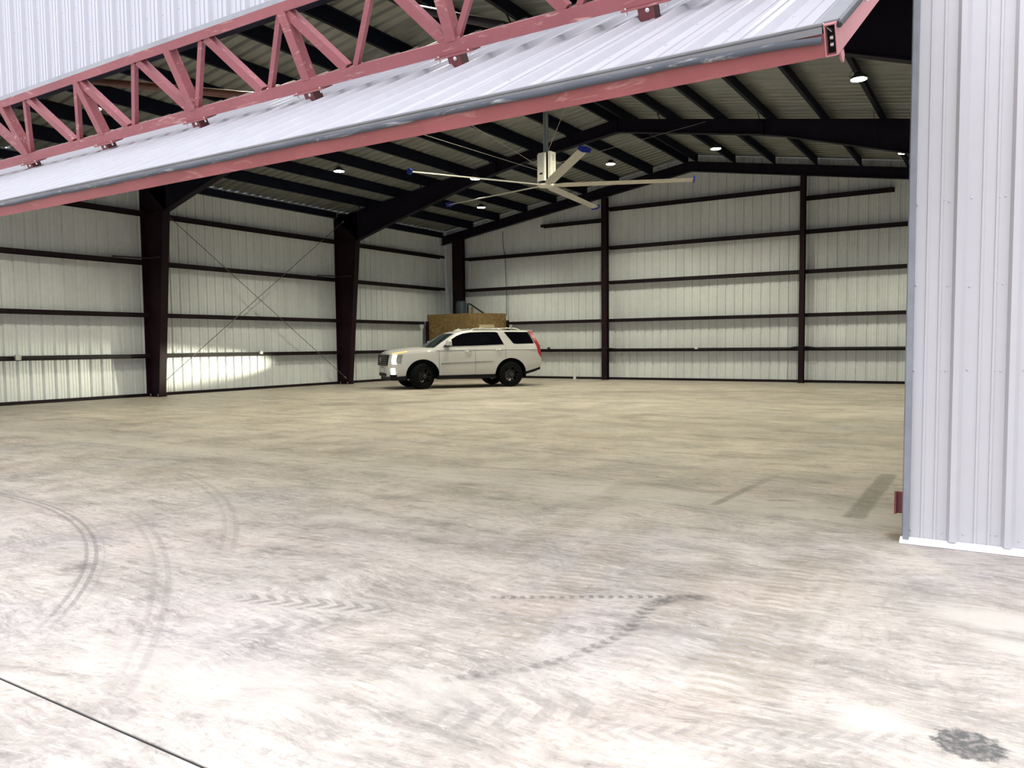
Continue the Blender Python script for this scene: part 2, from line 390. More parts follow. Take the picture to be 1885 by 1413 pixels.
slab('pavement', [(-30, jy+.007), (jx-.003, jy+.007), (jx-.003, 6.465)]+[(x, y-.003) for x, y in edge if x < jx]+[(-30, 6.0)], -.12, -.003)
slab('pavement', [(-30, -25), (14, -25), (14, jy-.007), (-30, jy-.007)], -.12, -.003)
gm = MB().box((-30, -25, -.2), (14, 27.6, -.125))
gm.box((-30, jy-.0069, -.125), (14, jy+.0069, -.008)); gm.box((jx-.0029, jy+.007, -.125), (jx+.0029, 6.45, -.007))
struct(gm.build('ground', M_GAP))

# ---- walls
mb = MB(); sheet(mb, YF+.02, YB, 5.9, lambda a, d: ((XL-d, a, .0), (XL-d, a, zroof(XL)-.01)), (-1, 0, 0))
struct(mb.build('wall_left', M_WALL_IN), 'pale ribbed steel side wall on the left, headlight glow low on it')
mb = MB(); sheet(mb, YF+.02, YB, 5.9, lambda a, d: ((XR+d, a, .0), (XR+d, a, zroof(XR)-.01)), (1, 0, 0))
struct(mb.build('wall_right', M_WALL_IN))
mb = MB()
for a0, a1 in ((XL+.01, XRIDGE), (XRIDGE, XR-.01)):
    sheet(mb, a0, a1, -20.5, lambda a, d: ((a, YB+d, .0), (a, YB+d, zroof(a)-.01)), (0, 1, 0))
struct(mb.build('wall_back', M_WALL_IN), 'pale ribbed steel gable wall behind the car')
# roof
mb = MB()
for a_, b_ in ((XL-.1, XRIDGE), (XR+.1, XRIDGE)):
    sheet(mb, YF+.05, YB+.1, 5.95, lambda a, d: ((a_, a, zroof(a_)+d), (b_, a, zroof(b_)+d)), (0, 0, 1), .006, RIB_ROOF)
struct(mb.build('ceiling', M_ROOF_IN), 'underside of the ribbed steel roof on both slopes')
# front wall: header, right pier, left pier (ribs outward)
XJ0, XJ1, ZH = -18.45, -.55, 4.90
PH = -.265-.266
def screws(mb, a0, a1, zs, y, x_off=(-.062, .062, .21)):
    k = math.floor((a0-PH)/PER)-1
    while PH+k*PER < a1:
        rc = PH+k*PER+.266
        for o in x_off:
            if a0+.02 < rc+o < a1-.02:
                for z in zs: mb.dome((rc+o, y, z+random.uniform(-.012, .012)), (0, -1, 0), .0065, .007)
        k += 1
def front_sheet(name, a0, a1, z0, mat, zs, label):
    mb = MB()
    cuts = [a0]+([XRIDGE] if a0 < XRIDGE < a1 else [])+[a1]
    for c0, c1 in zip(cuts, cuts[1:]):
        sheet(mb, c0, c1, PH, lambda a, d: ((a, YF-d, z0), (a, YF-d, zroof(a)+.02)), (0, -1, 0))
    o = struct(mb.build(name, mat), label)
    s = MB(); screws(s, a0, a1, zs, YF); q = s.build('screw_row', M_SCREW, o)
    return o
front_sheet('wall_front_header', XJ0-.02, XJ1+.02, ZH, M_HEADER_OUT, (5.25, 5.75, 6.3), 'white ribbed header wall above the hangar door')
front_sheet('wall_front_right', XJ1+.012, XR+.05, .035, M_WALL_OUT, (.092, 1.15, 1.70, 2.24, 3.80, 5.1), 'white ribbed wall right of the doorway')
front_sheet('wall_front_left', XL-.02, XJ0-.04, .035, M_WALL_OUT, (.092, 1.15, 2.24, 3.80), None)
# trims
def trim(name, a, b, mat, label=None): return struct(MB().box(a, b).build(name, mat), label)
mb = MB(); mb.add(*[[]]*0) if False else None
mb = MB().box((XJ1-.012, YF-.004, .006), (XJ1-.004, YF+.16, ZH))
mb.box((XJ1-.002, YF-.045, .006), (XJ1+.034, YF-.004, ZH))
struct(mb.build('trim_1', M_TRIM), 'grey corner trim on the right jamb of the doorway')
mb = MB().box((XJ0-.04, YF-.045, .006), (XJ0+.014, YF+.16, ZH)); struct(mb.build('trim_2', M_TRIM))
mb = MB().box((XJ0, YF-.042, ZH-.03), (XJ1, YF-.034, ZH+.045)); mb.box((XJ0, YF-.042, ZH-.036), (XJ1, YF+.05, ZH-.028))
struct(mb.build('trim_3', M_FLASH), 'grey drip trim along the bottom of the header wall')
mb = MB().prof([(0, 0), (.065, 0), (.065, .012), (.008, .036), (0, .036)], (XJ1-.02, YF-.004, 0), (XR+.1, YF-.004, 0))
struct(mb.build('trim_4', M_WHITETRIM), 'white base flashing under the right front wall')
struct(MB().box((XL+.007, YF+.2, 0), (XL+.05, YB, .085)).build('baseboard_left', M_GIRT))
struct(MB().box((XL+.05, YB-.05, 0), (XR, YB-.007, .085)).build('baseboard_back', M_GIRT))
# header beam behind the header wall
hb = MB().box((XJ0-.3, YF+.16, ZH+.06), (XJ1+.3, YF+.36, ZH+.075)); hb.box((XJ0-.3, YF+.16, ZH+.345), (XJ1+.3, YF+.36, ZH+.36)); hb.box((XJ0-.3, YF+.255, ZH+.075), (XJ1+.3, YF+.265, ZH+.345))
tag(hb.build('header_beam', M_RAFTER), 'dark steel beam spanning the doorway just behind the red truss top', 'beam')
# front jamb posts behind the front wall
for xx, nm in ((XJ1+.16, 'right'), (XJ0-.16, 'left')):
    m = MB().box((xx-.09, YF+.045, 0), (xx+.09, YF+.06, ZH+.06)); m.box((xx-.09, YF+.30, 0), (xx+.09, YF+.315, ZH+.06)); m.box((xx-.006, YF+.06, 0), (xx+.006, YF+.30, ZH+.06))
    if nm == 'right': pass
    struct(m.build('trim_5' if nm == 'right' else 'trim_6', M_COLUMN))
# red lug beside the right jamb
lug = MB().box((-.625, 5.965, .155), (-.535, 5.98, .305)); lug.box((-.625, 5.93, .155), (-.612, 5.965, .305)); lug.box((-.56, 5.93, .155), (-.535, 5.965, .305))
tag(shift_origin(lug.build('door_latch_lug', M_REDLUG), (-.58, 5.96, .155)), 'small dark red steel lug sticking out low behind the right door jamb', 'lug')

# ------------------------------------------------------------------ girts (C shape, web on top)
def girt_prof(d=.26, fl=.115, t=.008, flip=1):
    q = [(0, 0), (d, 0), (d, -fl), (d-t, -fl), (d-t, -t), (t, -t), (t, -fl), (0, -fl)]
    return [(flip*a, b) for a, b in q]
def girt(p0, p1, flip, label, group):
    m = MB().prof(girt_prof(flip=flip), p0, p1)
    o = m.build('wall_girt', M_GIRT); tag(o, label, 'girt', group); return shift_origin(o, (Vector(p0)+Vector(p1))/2)
FY = [13.33, 20.83, 27.10]
LZ = [1.20, 2.35, 3.81, 5.165]
bays = [('between the doorway and the near column', YF+.10, FY[0]-.10), ('between the near and the far column', FY[0]+.11, FY[1]-.10), ('between the far column and the back corner', FY[1]+.11, FY[2]-.12)]
HT = ['lowest', 'second lowest', 'third lowest', 'topmost']
for bn, y0, y1 in bays:
    for i, z in enumerate(LZ):
        y1_ = y1
        if bn.endswith('corner') and i == 1: y1_ = 25.50
        girt((XL+.008, y0, z), (XL+.008, y1_, z), 1, f'{HT[i]} dark girt on the left wall {bn}', 'left wall girts')
BC = [(-12.84, .22), (-5.71, .16)]
bb = [('left of both wall posts', -19.40, -12.86), ('between the two wall posts', -12.82, -5.73), ('right of both wall posts', -5.69, XR-.02)]
BZ = [1.18, 2.30, 3.73, 5.03]
for bi, (bn, x0, x1) in enumerate(bb):
    for i, z in enumerate(BZ):
        x0_ = x0
        if bi == 0 and i == 1: x0_ = -17.22
        girt((x1, YB-.008, z), (x0_, YB-.008, z), -1, f'{["lowest","second lowest","third lowest","fourth from the floor"][i]} dark girt on the back wall {bn}', 'back wall girts')
for (x0, x1, z, bn) in ((-15.7, -12.86, 6.09, 'left of both wall posts'), (-12.82, -5.73, 6.47, 'between the two wall posts'), (-5.69, -3.05, 6.12, 'right of both wall posts')):
    girt((x1, YB-.008, z), (x0, YB-.008, z), -1, f'topmost dark girt under the gable rafter on the back wall {bn}', 'back wall girts')

# ------------------------------------------------------------------ rigid frames
def frame(Y, nm, low, col=True):
    if col:
        base = Vector((XL+.03, Y, 0)); c = empty('steel_column', base, f'{nm} tapered maroon steel column against the left wall', 'column', 'tapered columns of the left wall')
        xo = XL+.03; zt = low[0][1]
        xb, xt = -20.03, low[0][0]
        w = [(xo+.01, Y, .02), (xb-.01, Y, .02), (xt-.01, Y, zt), (xt-.01, Y, zraf(xt)-.03), (xo+.01, Y, zraf(xo)-.03)]
        rel(MB().plate(w, (0, 1, 0), .010), base).build('web', M_COLUMN, c)
        rel(MB().prof([(-.11, -.008), (.11, -.008), (.11, .008), (-.11, .008)], (xb, Y, .02), (xt, Y, zt), (1, 0, 0)), base).build('inner_flange', M_COLUMN, c)
        rel(MB().box((xo-.0, Y-.11, .02), (xo+.014, Y+.11, zraf(xo)-.02)), base).build('outer_flange', M_COLUMN, c)
        bp = rel(MB().box((xo-.01, Y-.13, 0), (xb+.03, Y+.13, .022)), base).build('base_plate', M_COLUMN, c)
        k = MB(); [k.tube((x, Y+s*.07, .02), (x, Y+s*.07, .075), .014, 8) for x in (xo+.12, xb-.1) for s in (-1, 1)]
        rel(k, base).build('anchor_bolts', M_BOLT, bp)
        st = MB().plate([(xo+.02, Y-.10, zt-.01), (xt-.02, Y-.10, zt-.01), (xt-.02, Y+.10, zt-.01), (xo+.02, Y+.10, zt-.01)], (0, 0, 1), .012)
        rel(st, base).build('stiffener', M_COLUMN, c)
    sides = [('left', [q for q in low if q[0] <= XRIDGE]), ('right', [q for q in low if q[0] >= XRIDGE])]
    for sn, L in sides:
        xs = [q[0] for q in L]; x0, x1 = xs[0], xs[-1]
        mid = Vector(((x0+x1)/2, Y, zraf((x0+x1)/2)))
        rname = nm.replace('near', 'nearer').replace('far ', 'farther ')
        r = empty('roof_rafter', mid, f'{sn} half of the deep steel roof rafter over the {nm} column', 'rafter', 'frame rafters')
        top = [(x, Y, zraf(x)-.012) for x in xs]
        if col and sn == 'left': top = [(XL+.05, Y, zraf(XL+.05)-.012)]+top; 
        bot = [(x, Y, z+.008) for x, z in L]
        rel(MB().plate(bot+top[::-1], (0, 1, 0), .010), mid).build('web', M_RAFTER, r)
        m = MB()
        for (xa, za), (xb2, zb2) in zip(L, L[1:]): m.bar((xa, Y, za), (xb2, Y, zb2), .20, .016)
        rel(m, mid).build('bottom_flange', M_RAFTER, r)
        xa = XL+.05 if (col and sn == 'left') else x0
        rel(MB().bar((xa, Y, zraf(xa)-.008), (x1, Y, zraf(x1)-.008), .20, .016), mid).build('top_flange', M_RAFTER, r)
        # end plates and web stiffeners
        for xx in ([-13.6] if sn == 'left' else [-5.4])+[XRIDGE+(-.012 if sn == 'left' else .012)]:
            zl = zlow(L, xx)
            rel(MB().box((xx-.008, Y-.10, zl-.02), (xx+.008, Y+.10, zraf(xx)+.0)), mid).build('splice_plate', M_RAFTER, r)
        # flange braces up to the purlins
        for kk in range(0, 8, 2):
            dx = .17+1.333*(kk+.5)+.6
            xx = XRIDGE+(-dx if sn == 'left' else dx)
            if not (min(x0, x1)+.3 < xx < max(x0, x1)-.2): continue
            zl = zlow(L, xx)
            for s in (-1,):
                rel(MB().bar((xx, Y+s*.08, zl+.01), (xx, Y+s*.62, zraf(xx)+.06), .045, .006, (1, 0, 0)), mid).build('flange_brace', M_RAFTER, r)
def zlow(L, x):
    L = sorted(L)
    for (a, za), (b, zb) in zip(L, L[1:]):
        if a-1e-6 <= x <= b+1e-6: return za+(zb-za)*(x-a)/(b-a)
    return L[0][1] if x < L[0][0] else L[-1][1]
LOW = [(-19.55, 5.10), (-18.46, 5.42), (-16.99, 5.83), (-14.96, 6.38), (-13.6, 6.73), (-12.6, 6.92), (-9.5, 7.36), (-5.5, 6.70), (-4.8, 6.54), (-3.38, 6.14), (-2.3, 5.83), (-.2, 5.15), (XR-.05, 5.10)]
frame(FY[0], 'near', LOW); frame(FY[1], 'far', LOW)
# back endwall: corner column, rafters, posts
cc = empty('steel_column', (-19.95, 27.05, 0), 'straight dark steel corner column behind the particle board box', 'column')
rel(MB().box((-20.30, 26.98, 0), (-19.42, 26.99, zraf(-20)-.06)), (-19.95, 27.05, 0)).build('web', M_COLUMN, cc) if False else None
rel(MB().box((-19.92, 26.93, 0), (-19.39, 26.945, 5.95)), (-19.95, 27.05, 0)).build('front_flange', M_COLUMN, cc)
rel(MB().box((-19.66, 26.945, 0), (-19.65, 27.10, 5.95)), (-19.95, 27.05, 0)).build('web', M_COLUMN, cc)
rel(MB().box((-19.92, 27.10, 0), (-19.39, 27.115, 5.95)), (-19.95, 27.05, 0)).build('rear_flange', M_COLUMN, cc)
for sn, x0, x1 in (('left', -20.5, XRIDGE), ('right', XRIDGE, XR-.03)):
    mid = Vector(((x0+x1)/2, 27.01, zraf((x0+x1)/2)))
    r = empty('gable_rafter', mid, f'dark straight rafter along the top of the back wall, {sn} of the ridge', 'rafter', 'gable rafters')
    o1 = .33
    rel(MB().plate([(x0, 27.01, zraf(x0)-o1), (x1, 27.01, zraf(x1)-o1), (x1, 27.01, zraf(x1)-.02), (x0, 27.01, zraf(x0)-.02)], (0, 1, 0), .010), mid).build('web', M_RAFTER, r)
    rel(MB().bar((x0, 27.01, zraf(x0)-o1), (x1, 27.01, zraf(x1)-o1), .20, .016), mid).build('bottom_flange', M_RAFTER, r)
    rel(MB().bar((x0, 27.01, zraf(x0)-.012), (x1, 27.01, zraf(x1)-.012), .20, .016), mid).build('top_flange', M_RAFTER, r)
for (x, w), nm in zip(BC, ('left', 'right')):
    h = zraf(x)-.34; b = Vector((x, 27.05, 0))
    c = empty('wall_post', b, f'{nm} slim maroon steel post of the back wall', 'post', 'back wall posts')
    rel(MB().box((x-w/2, 26.90, .012), (x+w/2, 26.912, h)), b).build('front_flange', M_COLUMN, c)
    rel(MB().box((x-w/2, 27.108, .012), (x+w/2, 27.12, h)), b).build('rear_flange', M_COLUMN, c)
    rel(MB().box((x-.004, 26.912, .012), (x+.004, 27.108, h)), b).build('web', M_COLUMN, c)
    rel(MB().box((x-w/2-.02, 26.88, 0), (x+w/2+.02, 27.13, .012)), b).build('base_plate', M_COLUMN, c)

# ------------------------------------------------------------------ purlins
def purlin_prof(): return [(0, 0), (.08, 0), (.08, .008), (.008, .008), (.008, .286), (.008, .294), (-.06, .294), (-.06, .286), (0, .286)]
pb = [('in the front bay', YF+.30, FY[0]), ('in the middle bay', FY[0], FY[1]), ('in the back bay', FY[1], 27.2)]
for sn, sg in (('left', -1), ('right', 1)):
    for k in range(9):
        x = XRIDGE+sg*(.17+1.333*k)
        if x < XL+.4 or x > XR-.2: continue
        for bn, y0, y1 in pb:
            if sn == 'right' and k >= 7 and bn == 'in the front bay': pass
            m = MB().prof([(a*sg, b) for a, b in purlin_prof()], (x, y0+.004, zraf(x)+.0), (x, y1-.004, zraf(x)+.0))
            o = m.build('roof_purlin', M_PURLIN)
            tag(o, f'{ORD[k]} dark purlin {sn} of the ridge {bn}', 'purlin', 'roof purlins'); shift_origin(o, (x, (y0+y1)/2, zraf(x)))
# eave struts
for bn, y0, y1 in (('in the front bay', YF+.1, FY[0]-.11), ('in the middle bay', FY[0]+.11, FY[1]-.11), ('in the back bay', FY[1]+.11, 27.0)):
    m = MB().prof([(0, 0), (.16, 0), (.16, .20), (.15, .20), (.15, .01), (.01, .01), (.01, .195), (0, .195)], (XL+.012, y0, 5.96), (XL+.012, y1, 5.96))
    o = m.build('eave_strut', M_PURLIN); tag(o, f'dark eave strut on top of the left wall {bn}', 'strut', 'eave struts'); shift_origin(o, (XL+.1, (y0+y1)/2, 5.955))

# ------------------------------------------------------------------ cross brace rods, boxes, cables, pipes
def rod(a, b, label):
    o = MB().tube(a, b, .011, 8).build('brace_rod', M_ROD); tag(o, label, 'rod'); shift_origin(o, a)
    d = (Vector(b)-Vector(a)).normalized()
    for q, s in ((Vector(a), 1), (Vector(b), -1)):
        e = MB().tube(q+d*s*.02, q+d*s*.14, .022, 8); rel(e, a).build('turnbuckle', M_GALV, o)
    return o
rod((-20.22, FY[0]+.02, 5.45), (-20.22, FY[1]-.02, .20), 'thin brace rod on the left wall falling towards the back of the hangar')
rod((-20.17, FY[1]-.02, 5.85), (-20.17, FY[0]+.02, .30), 'thin brace rod on the left wall rising towards the back of the hangar')
def jbox(c, s, mat, label):
    m = MB().box((-s[0]/2, -s[1]/2, -s[2]/2), (s[0]/2, s[1]/2, s[2]/2)); o = m.build('outlet_box', mat, None); o.location = c
    q = MB()
    ax = 0 if s[0] < s[1] else 1
    if ax == 0: q.box((s[0]/2, -s[1]*.42, -s[2]*.42), (s[0]/2+.006, s[1]*.42, s[2]*.42))
    else: q.box((-s[0]*.42, -s[1]/2-.006, -s[2]*.42), (s[0]*.42, -s[1]/2, s[2]*.42))
    q.build('cover_plate', mat, o); return tag(o, label, 'outlet box')
jbox((-20.315, 9.70, 1.17), (.07, .13, .13), M_GALV, 'silver outlet box on the lowest left girt near the doorway')
jbox((-20.315, 17.05, 1.20), (.07, .11, .11), M_WHITEP, 'white outlet box on the lowest left girt between the two columns')
jbox((-9.32, 27.095, 1.19), (.11, .07, .10), M_WHITEP, 'white outlet box on the lowest back girt between the wall posts')
jbox((-15.35, 27.095, 1.20), (.09, .07, .09), M_HOUS, 'black outlet box on the lowest back girt right of the car')
def cable(pts, r, mat, name, label, cat):
    o = MB().path(pts, r).build(name, mat, None, 60); return tag(shift_origin(o, pts[0]), label, cat)
cable([(-15.25, 27.113, 1.2), (-15, 27.113, 1.21), (-13.4, 27.113, 1.20), (-13.0, 27.06, 1.24), (-12.86, 26.875, 1.26), (-12.7, 27.06, 1.25), (-12.3, 27.113, 1.21), (-9.4, 27.113, 1.20)], .016, M_BLACKM, 'power_cable', 'black cable draped along the lowest back girt left of the white box', 'cable').location.z -= .055
cable([(-9.25, 27.113, 1.19), (-7.2, 27.113, 1.18), (-6.3, 27.11, 1.19), (-5.9, 27.06, 1.25), (-5.71, 26.875, 1.27), (-5.5, 27.06, 1.25), (-4.9, 27.113, 1.17), (-4.0, 27.113, 1.19), (XR-.1, 27.113, 1.19)], .018, M_BLACKM, 'power_cable', 'black cable looping round the right wall post along the lowest back girt', 'cable').location.z -= .055
cable([(-20.335, 9.78, 1.16), (-20.335, 12.9, 1.15), (-20.30, 13.15, 1.17)], .014, M_BLACKM, 'power_cable', 'black cable on the lowest left girt near the doorway', 'cable')
cable([(-20.335, 13.6, 1.15), (-20.335, 16.98, 1.16)], .014, M_BLACKM, 'power_cable', 'black cable on the lowest left girt between the two columns', 'cable')
cable([(-17.47, 27.112, 5.98), (-17.46, 27.112, 5.4), (-17.36, 27.112, 4.9), (-17.33, 27.112, 3.8), (-17.325, 27.118, 2.56)], .013, M_BLACKM, 'hanging_cable', 'thin black cable hanging down the back wall to the particle board box', 'cable')
cable([(-20.33, 12.2, 3.84), (-20.2, 13.20, 3.86), (-19.75, 13.205, 3.87), (-19.70, 13.205, 3.80)], .02, M_DARKPIPE, 'conduit', 'thin conduit crossing the near left column at the third girt', 'conduit')
cable([(-20.33, 19.6, 3.84), (-20.2, 20.66, 3.86), (-19.72, 20.67, 3.86)], .018, M_DARKPIPE, 'conduit', 'thin conduit crossing the far left column at the third girt', 'conduit')
m = MB().lathe([(.055, 0), (.055, .34), (.068, .34), (.068, .43), (.0, .44)], (0, 0, 0), 'z', 14)
o = m.build('vent_pipe', M_WHITEP, None, 40); o.location = (-14.12, 26.95, 0); tag(o, 'short white plastic pipe stub standing on the floor by the back wall', 'pipe')

# ------------------------------------------------------------------ particle board enclosure in the corner
ox, oy, oz = -17.83, 25.70, 2.64
en = empty('board_enclosure', (-19.1, 26.5, 0), 'brown particle board box in the back left corner behind the car', 'enclosure')
O = (-19.1, 26.5, 0)
rel(MB().box((-20.34, oy, 0), (ox, oy+.02, oz)), O).build('front_panel', M_OSB, en)
SN = Vector((1.40, -.50, 0)).normalized()
rel(MB().plate([(ox, oy+.02, 0), (-17.36, 27.10, 0), (-17.36, 27.10, oz), (ox, oy+.02, oz)], SN, .018), O).build('side_panel', M_OSB, en)
rel(MB().box((ox-.09, oy+.02, 0), (ox-.02, oy+.09, oz-.01)), O).build('corner_stud', M_STUD, en)
SD = Vector((-17.36-ox, 1.38, 0)).normalized(); SP = lambda d, z: Vector((ox, oy+.02, z))+SD*d+SN*.013
rel(MB().plate([SP(.10, 2.02), SP(.85, 2.02), SP(.85, 2.18), SP(.10, 2.18)], SN, .004), O).build('paper_notice', M_PAPER, en)['label'] = 'pale sheet on the side of the box'
rel(MB().box((-20.345, oy-.10, 0), (-20.24, oy-.01, 2.36)), O).build('post', M_GIRT, en)
rel(MB().box((ox+.54, 27.0, 0), (ox+.62, 27.125, 2.36)), O).build('post', M_GIRT, en)
m = MB().lathe([(.22, 0), (.22, 3.05), (.2, 3.16), (.12, 3.2), (0, 3.2)], (0, 0, 0), 'z', 20); o = m.build('water_tank', M_TANK, None, 40); o.location = (-19.13, 26.45, 0)
tag(o, 'blue grey tank rising out of the particle board box', 'tank')
cable([(-18.80, 26.45, 2.2), (-18.80, 26.45, 3.08), (-18.70, 26.45, 3.06), (-18.02, 26.45, 2.66), (-17.95, 26.45, 2.5)], .035, M_BLACKM, 'hose', 'black sloping hose above the particle board box', 'hose')
tag(MB().box((-18.69, 26.5, .01), (-18.62, 26.58, 2.92)).build('wood_stud', M_STUD), 'pale wooden stud inside the particle board box', 'stud')
cable([(-17.97, 26.6, 0.005), (-17.97, 26.6, 2.88)], .022, M_WHITEP, 'standpipe', 'white plastic pipe sticking up from the particle board box', 'pipe')

# ------------------------------------------------------------------ high bay lamps
def lamp_proto():
    root = empty('high_bay_lamp', (0, 0, 0), '', 'lamp', 'high bay lamps under the roof')
    MB().lathe([(.150, 0), (.158, .012), (.150, .045), (.10, .075), (.07, .13), (0, .135)], (0, 0, 0), 'z', 24, True).build('housing', M_HOUS, root, 40)
    MB().lathe([(0, -.012), (.10, -.011), (.145, -.002), (.146, .004)], (0, 0, 0), 'z', 24, False).build('lens', M_LENS, root, 60)
    MB().tube((0, 0, .13), (0, 0, .24), .008, 6).build('hook', M_HOUS, root)
    ld = bpy.data.lights.new('high_bay_light', 'SPOT'); ld.energy = 860.; ld.color = (1., .95, .73); ld.spot_size = math.radians(134); ld.spot_blend = .55; ld.shadow_soft_size = .14
    lo = bpy.data.objects.new('high_bay_light', ld); COL.objects.link(lo); lo.parent = root; lo.location = (0, 0, -.03)
    MB().path([(-.12, 0, .05), (-.17, 0, .08), (-.16, 0, .15), (-.05, 0, .2)], .006, 6).build('cord', M_BLACKM, root)
    return root
lamps = [(-2.48, 16.38, 6.31, 'lit high bay lamp nearest the doorway, right of the door end'), (-7.39, 23.14, 7.07, 'lit high bay lamp on the right slope behind the far frame'),
         (-2.38, 23.25, 6.29, 'lit high bay lamp at the far right beside the doorway jamb'), (-10.98, 23.54, 7.17, 'lit high bay lamp just left of the ridge, beyond the fan'),
         (-13.80, 19.90, 6.41, 'lit high bay lamp behind a fan blade tip, by the far frame'), (-16.23, 23.76, 6.34, 'lit high bay lamp over the car, under the back left roof'),
         (-16.21, 16.57, 6.34, 'lit high bay lamp over the left wall in the middle bay'), (-16.21, 9.46, 6.36, 'lit high bay lamp seen through the door truss'),
         (-7.39, 16.45, 7.07, 'added unseen high bay lamp right of the fan, above the door'), (-10.6, 13.9, 7.2, 'added unseen high bay lamp left of the fan, above the door'),  # this row and the next: unseen lamps added to brighten the interior
         (-2.48, 9.46, 6.31, 'added unseen high bay lamp inside the doorway near the right jamb'), (-7.39, 9.46, 7.07, 'added unseen high bay lamp inside the doorway right of the ridge'), (-11.3, 9.46, 7.12, 'added unseen high bay lamp inside the doorway left of the ridge')]
proto = lamp_proto()
for i, (x, y, z, lb) in enumerate(lamps):
    if i == 0: o = proto
    else:
        o = proto.copy(); COL.objects.link(o)
        for ch in list(proto.children):
            c = ch.copy(); COL.objects.link(c); c.parent = o
    o.location = (x, y, z-.0); o['label'] = lb

# ------------------------------------------------------------------ ceiling fan
HX, HY, HZ = -9.5, 16.70, 5.18
fan = empty('ceiling_fan', (HX, HY, HZ), 'huge five-bladed white ceiling fan with blue blade tips hanging from the ridge', 'fan')
MB().lathe([(0, -.03), (.16, -.03), (.20, -.015), (.20, .03), (.10, .05), (0, .05)], (0, 0, 0), 'z', 24, True).build('hub', M_FANWHITE, fan, 40)
for k in range(5):
    a = math.radians(24+72*k); ca, sa = math.cos(a), math.sin(a); tip = 3.48; r0 = .16; rings = []
    tw = math.radians(-13)
    for r, w in ((r0, .12), (.45, .23), (tip, .20)):
        R = []
        for cx_, th_ in ((-.5, 0), (-.25, .018), (.1, .026), (.5, .004), (.5, -.004), (.1, -.010), (-.25, -.008)):
            yy = cx_*w; zz = th_
            y2 = yy*math.cos(tw)-zz*math.sin(tw); z2 = yy*math.sin(tw)+zz*math.cos(tw)
            R.append((r*ca-y2*sa, r*sa+y2*ca, z2+.01))
        rings.append(R)
    b = MB().loft(rings).build('blade', M_FANALU, fan, 30)
    w = MB()
    loop = []
    for (yy, zz) in ((-.13, -.02), (-.02, -.055), (.13, -.03), (.15, .05), (.03, .075), (-.11, .05)):
        y2 = yy*math.cos(tw)-zz*math.sin(tw); z2 = yy*math.sin(tw)+zz*math.cos(tw)
        loop.append((y2, z2))
    w.loft([[(q*ca-y2*sa, q*sa+y2*ca, z2+.01) for y2, z2 in loop] for q in (tip-.005, tip+.035)])
    w.build('winglet', M_FANBLUE, b)['label'] = 'blue blade tip'
    k_ = MB().box((-.04, -.03, -.02), (.10, .03, .02)); k_.v = [((.16+x)*ca-y*sa, (.16+x)*sa+y*ca, z+.02) for x, y, z in k_.v]; k_.build('blade_clamp', M_BOLT, b)
mh = MB().lathe([(.09, .05), (.13, .10), (.13, .70), (.09, .78)], (0, 0, 0), 'z', 20).build('motor', M_BLACK, fan, 40)
def cover(ang, w, off, z0, z1, mat=M_FANWHITE):
    ca, sa = math.cos(ang), math.sin(ang); m = MB()
    pr = [(off-.05, -w/2-.03), (off, -w/2), (off, w/2), (off-.05, w/2+.03), (off-.06, w/2+.02), (off-.012, w/2-.01), (off-.012, -w/2+.01), (off-.06, -w/2-.02)]
    R = lambda z: [(x*ca-y*sa, x*sa+y*ca, z) for x, y in pr]
    m.loft([R(z0), R(z1)]); return m.build('motor_cover', mat, fan)
to_cam = math.atan2(-HY, -HX)
cl = cover(to_cam-.62, .17, .20, .09, .75)
cr_ = cover(to_cam+.95, .22, .21, .09, .78)
cover(to_cam+PI, .2, .20, .09, .75)
cover(to_cam-1.75, .14, .20, .09, .74)
ca, sa = math.cos(to_cam-.62), math.sin(to_cam-.62)
q = MB().box((.195, -.045, .24), (.204, .04, .28)); q.v = [(x*ca-y*sa, x*sa+y*ca, z) for x, y, z in q.v]; q.build('slot', M_BLACK, cl)
ca, sa = math.cos(to_cam+.95), math.sin(to_cam+.95)
q = MB()
for z0 in (.66, .61, .56): q.bar((.2125, -.03, z0), (.2125, .035, z0+.028), .004, .008, (1, 0, 0)); q.bar((.2125, .035, z0+.028), (.2125, -.03, z0+.045), .004, .008, (1, 0, 0))
for z0 in (.50, .45, .40, .35, .29, .24): q.box((.2105, -.006, z0), (.2135, .012, z0+.016))
q.v = [(x*ca-y*sa, x*sa+y*ca, z) for x, y, z in q.v]; q.build('marking', M_HOUS, cr_)['label'] = 'faint dark vertical lettering on the fan motor cover'
zt = zraf(HX)-HZ
dr = MB().box((-.055, -.03, .70), (-.008, .03, zt+.02)); dr.box((.008, -.03, .70), (.055, .03, zt+.02)); dr.build('downrod', M_FANPOLE, fan)
MB().box((-.30, -.10, zt-.02), (.30, .10, zt)).build('mounting_plate', M_FANPOLE, fan)
for tx, ty, tz, zz in ((-6.9, 20.72, 7.22, .52), (-13.2, 13.45, 6.86, .36), (-11.4, 13.45, 7.16, .44), (-6.6, 13.45, 7.05, .75)):
    d = Vector((tx-HX, ty-HY, 0)).normalized()
    MB().tube((d.x*.17, d.y*.17, zz), (tx-HX, ty-HY, tz-HZ), .006, 6).build('guy_wire', M_WIRE, fan)

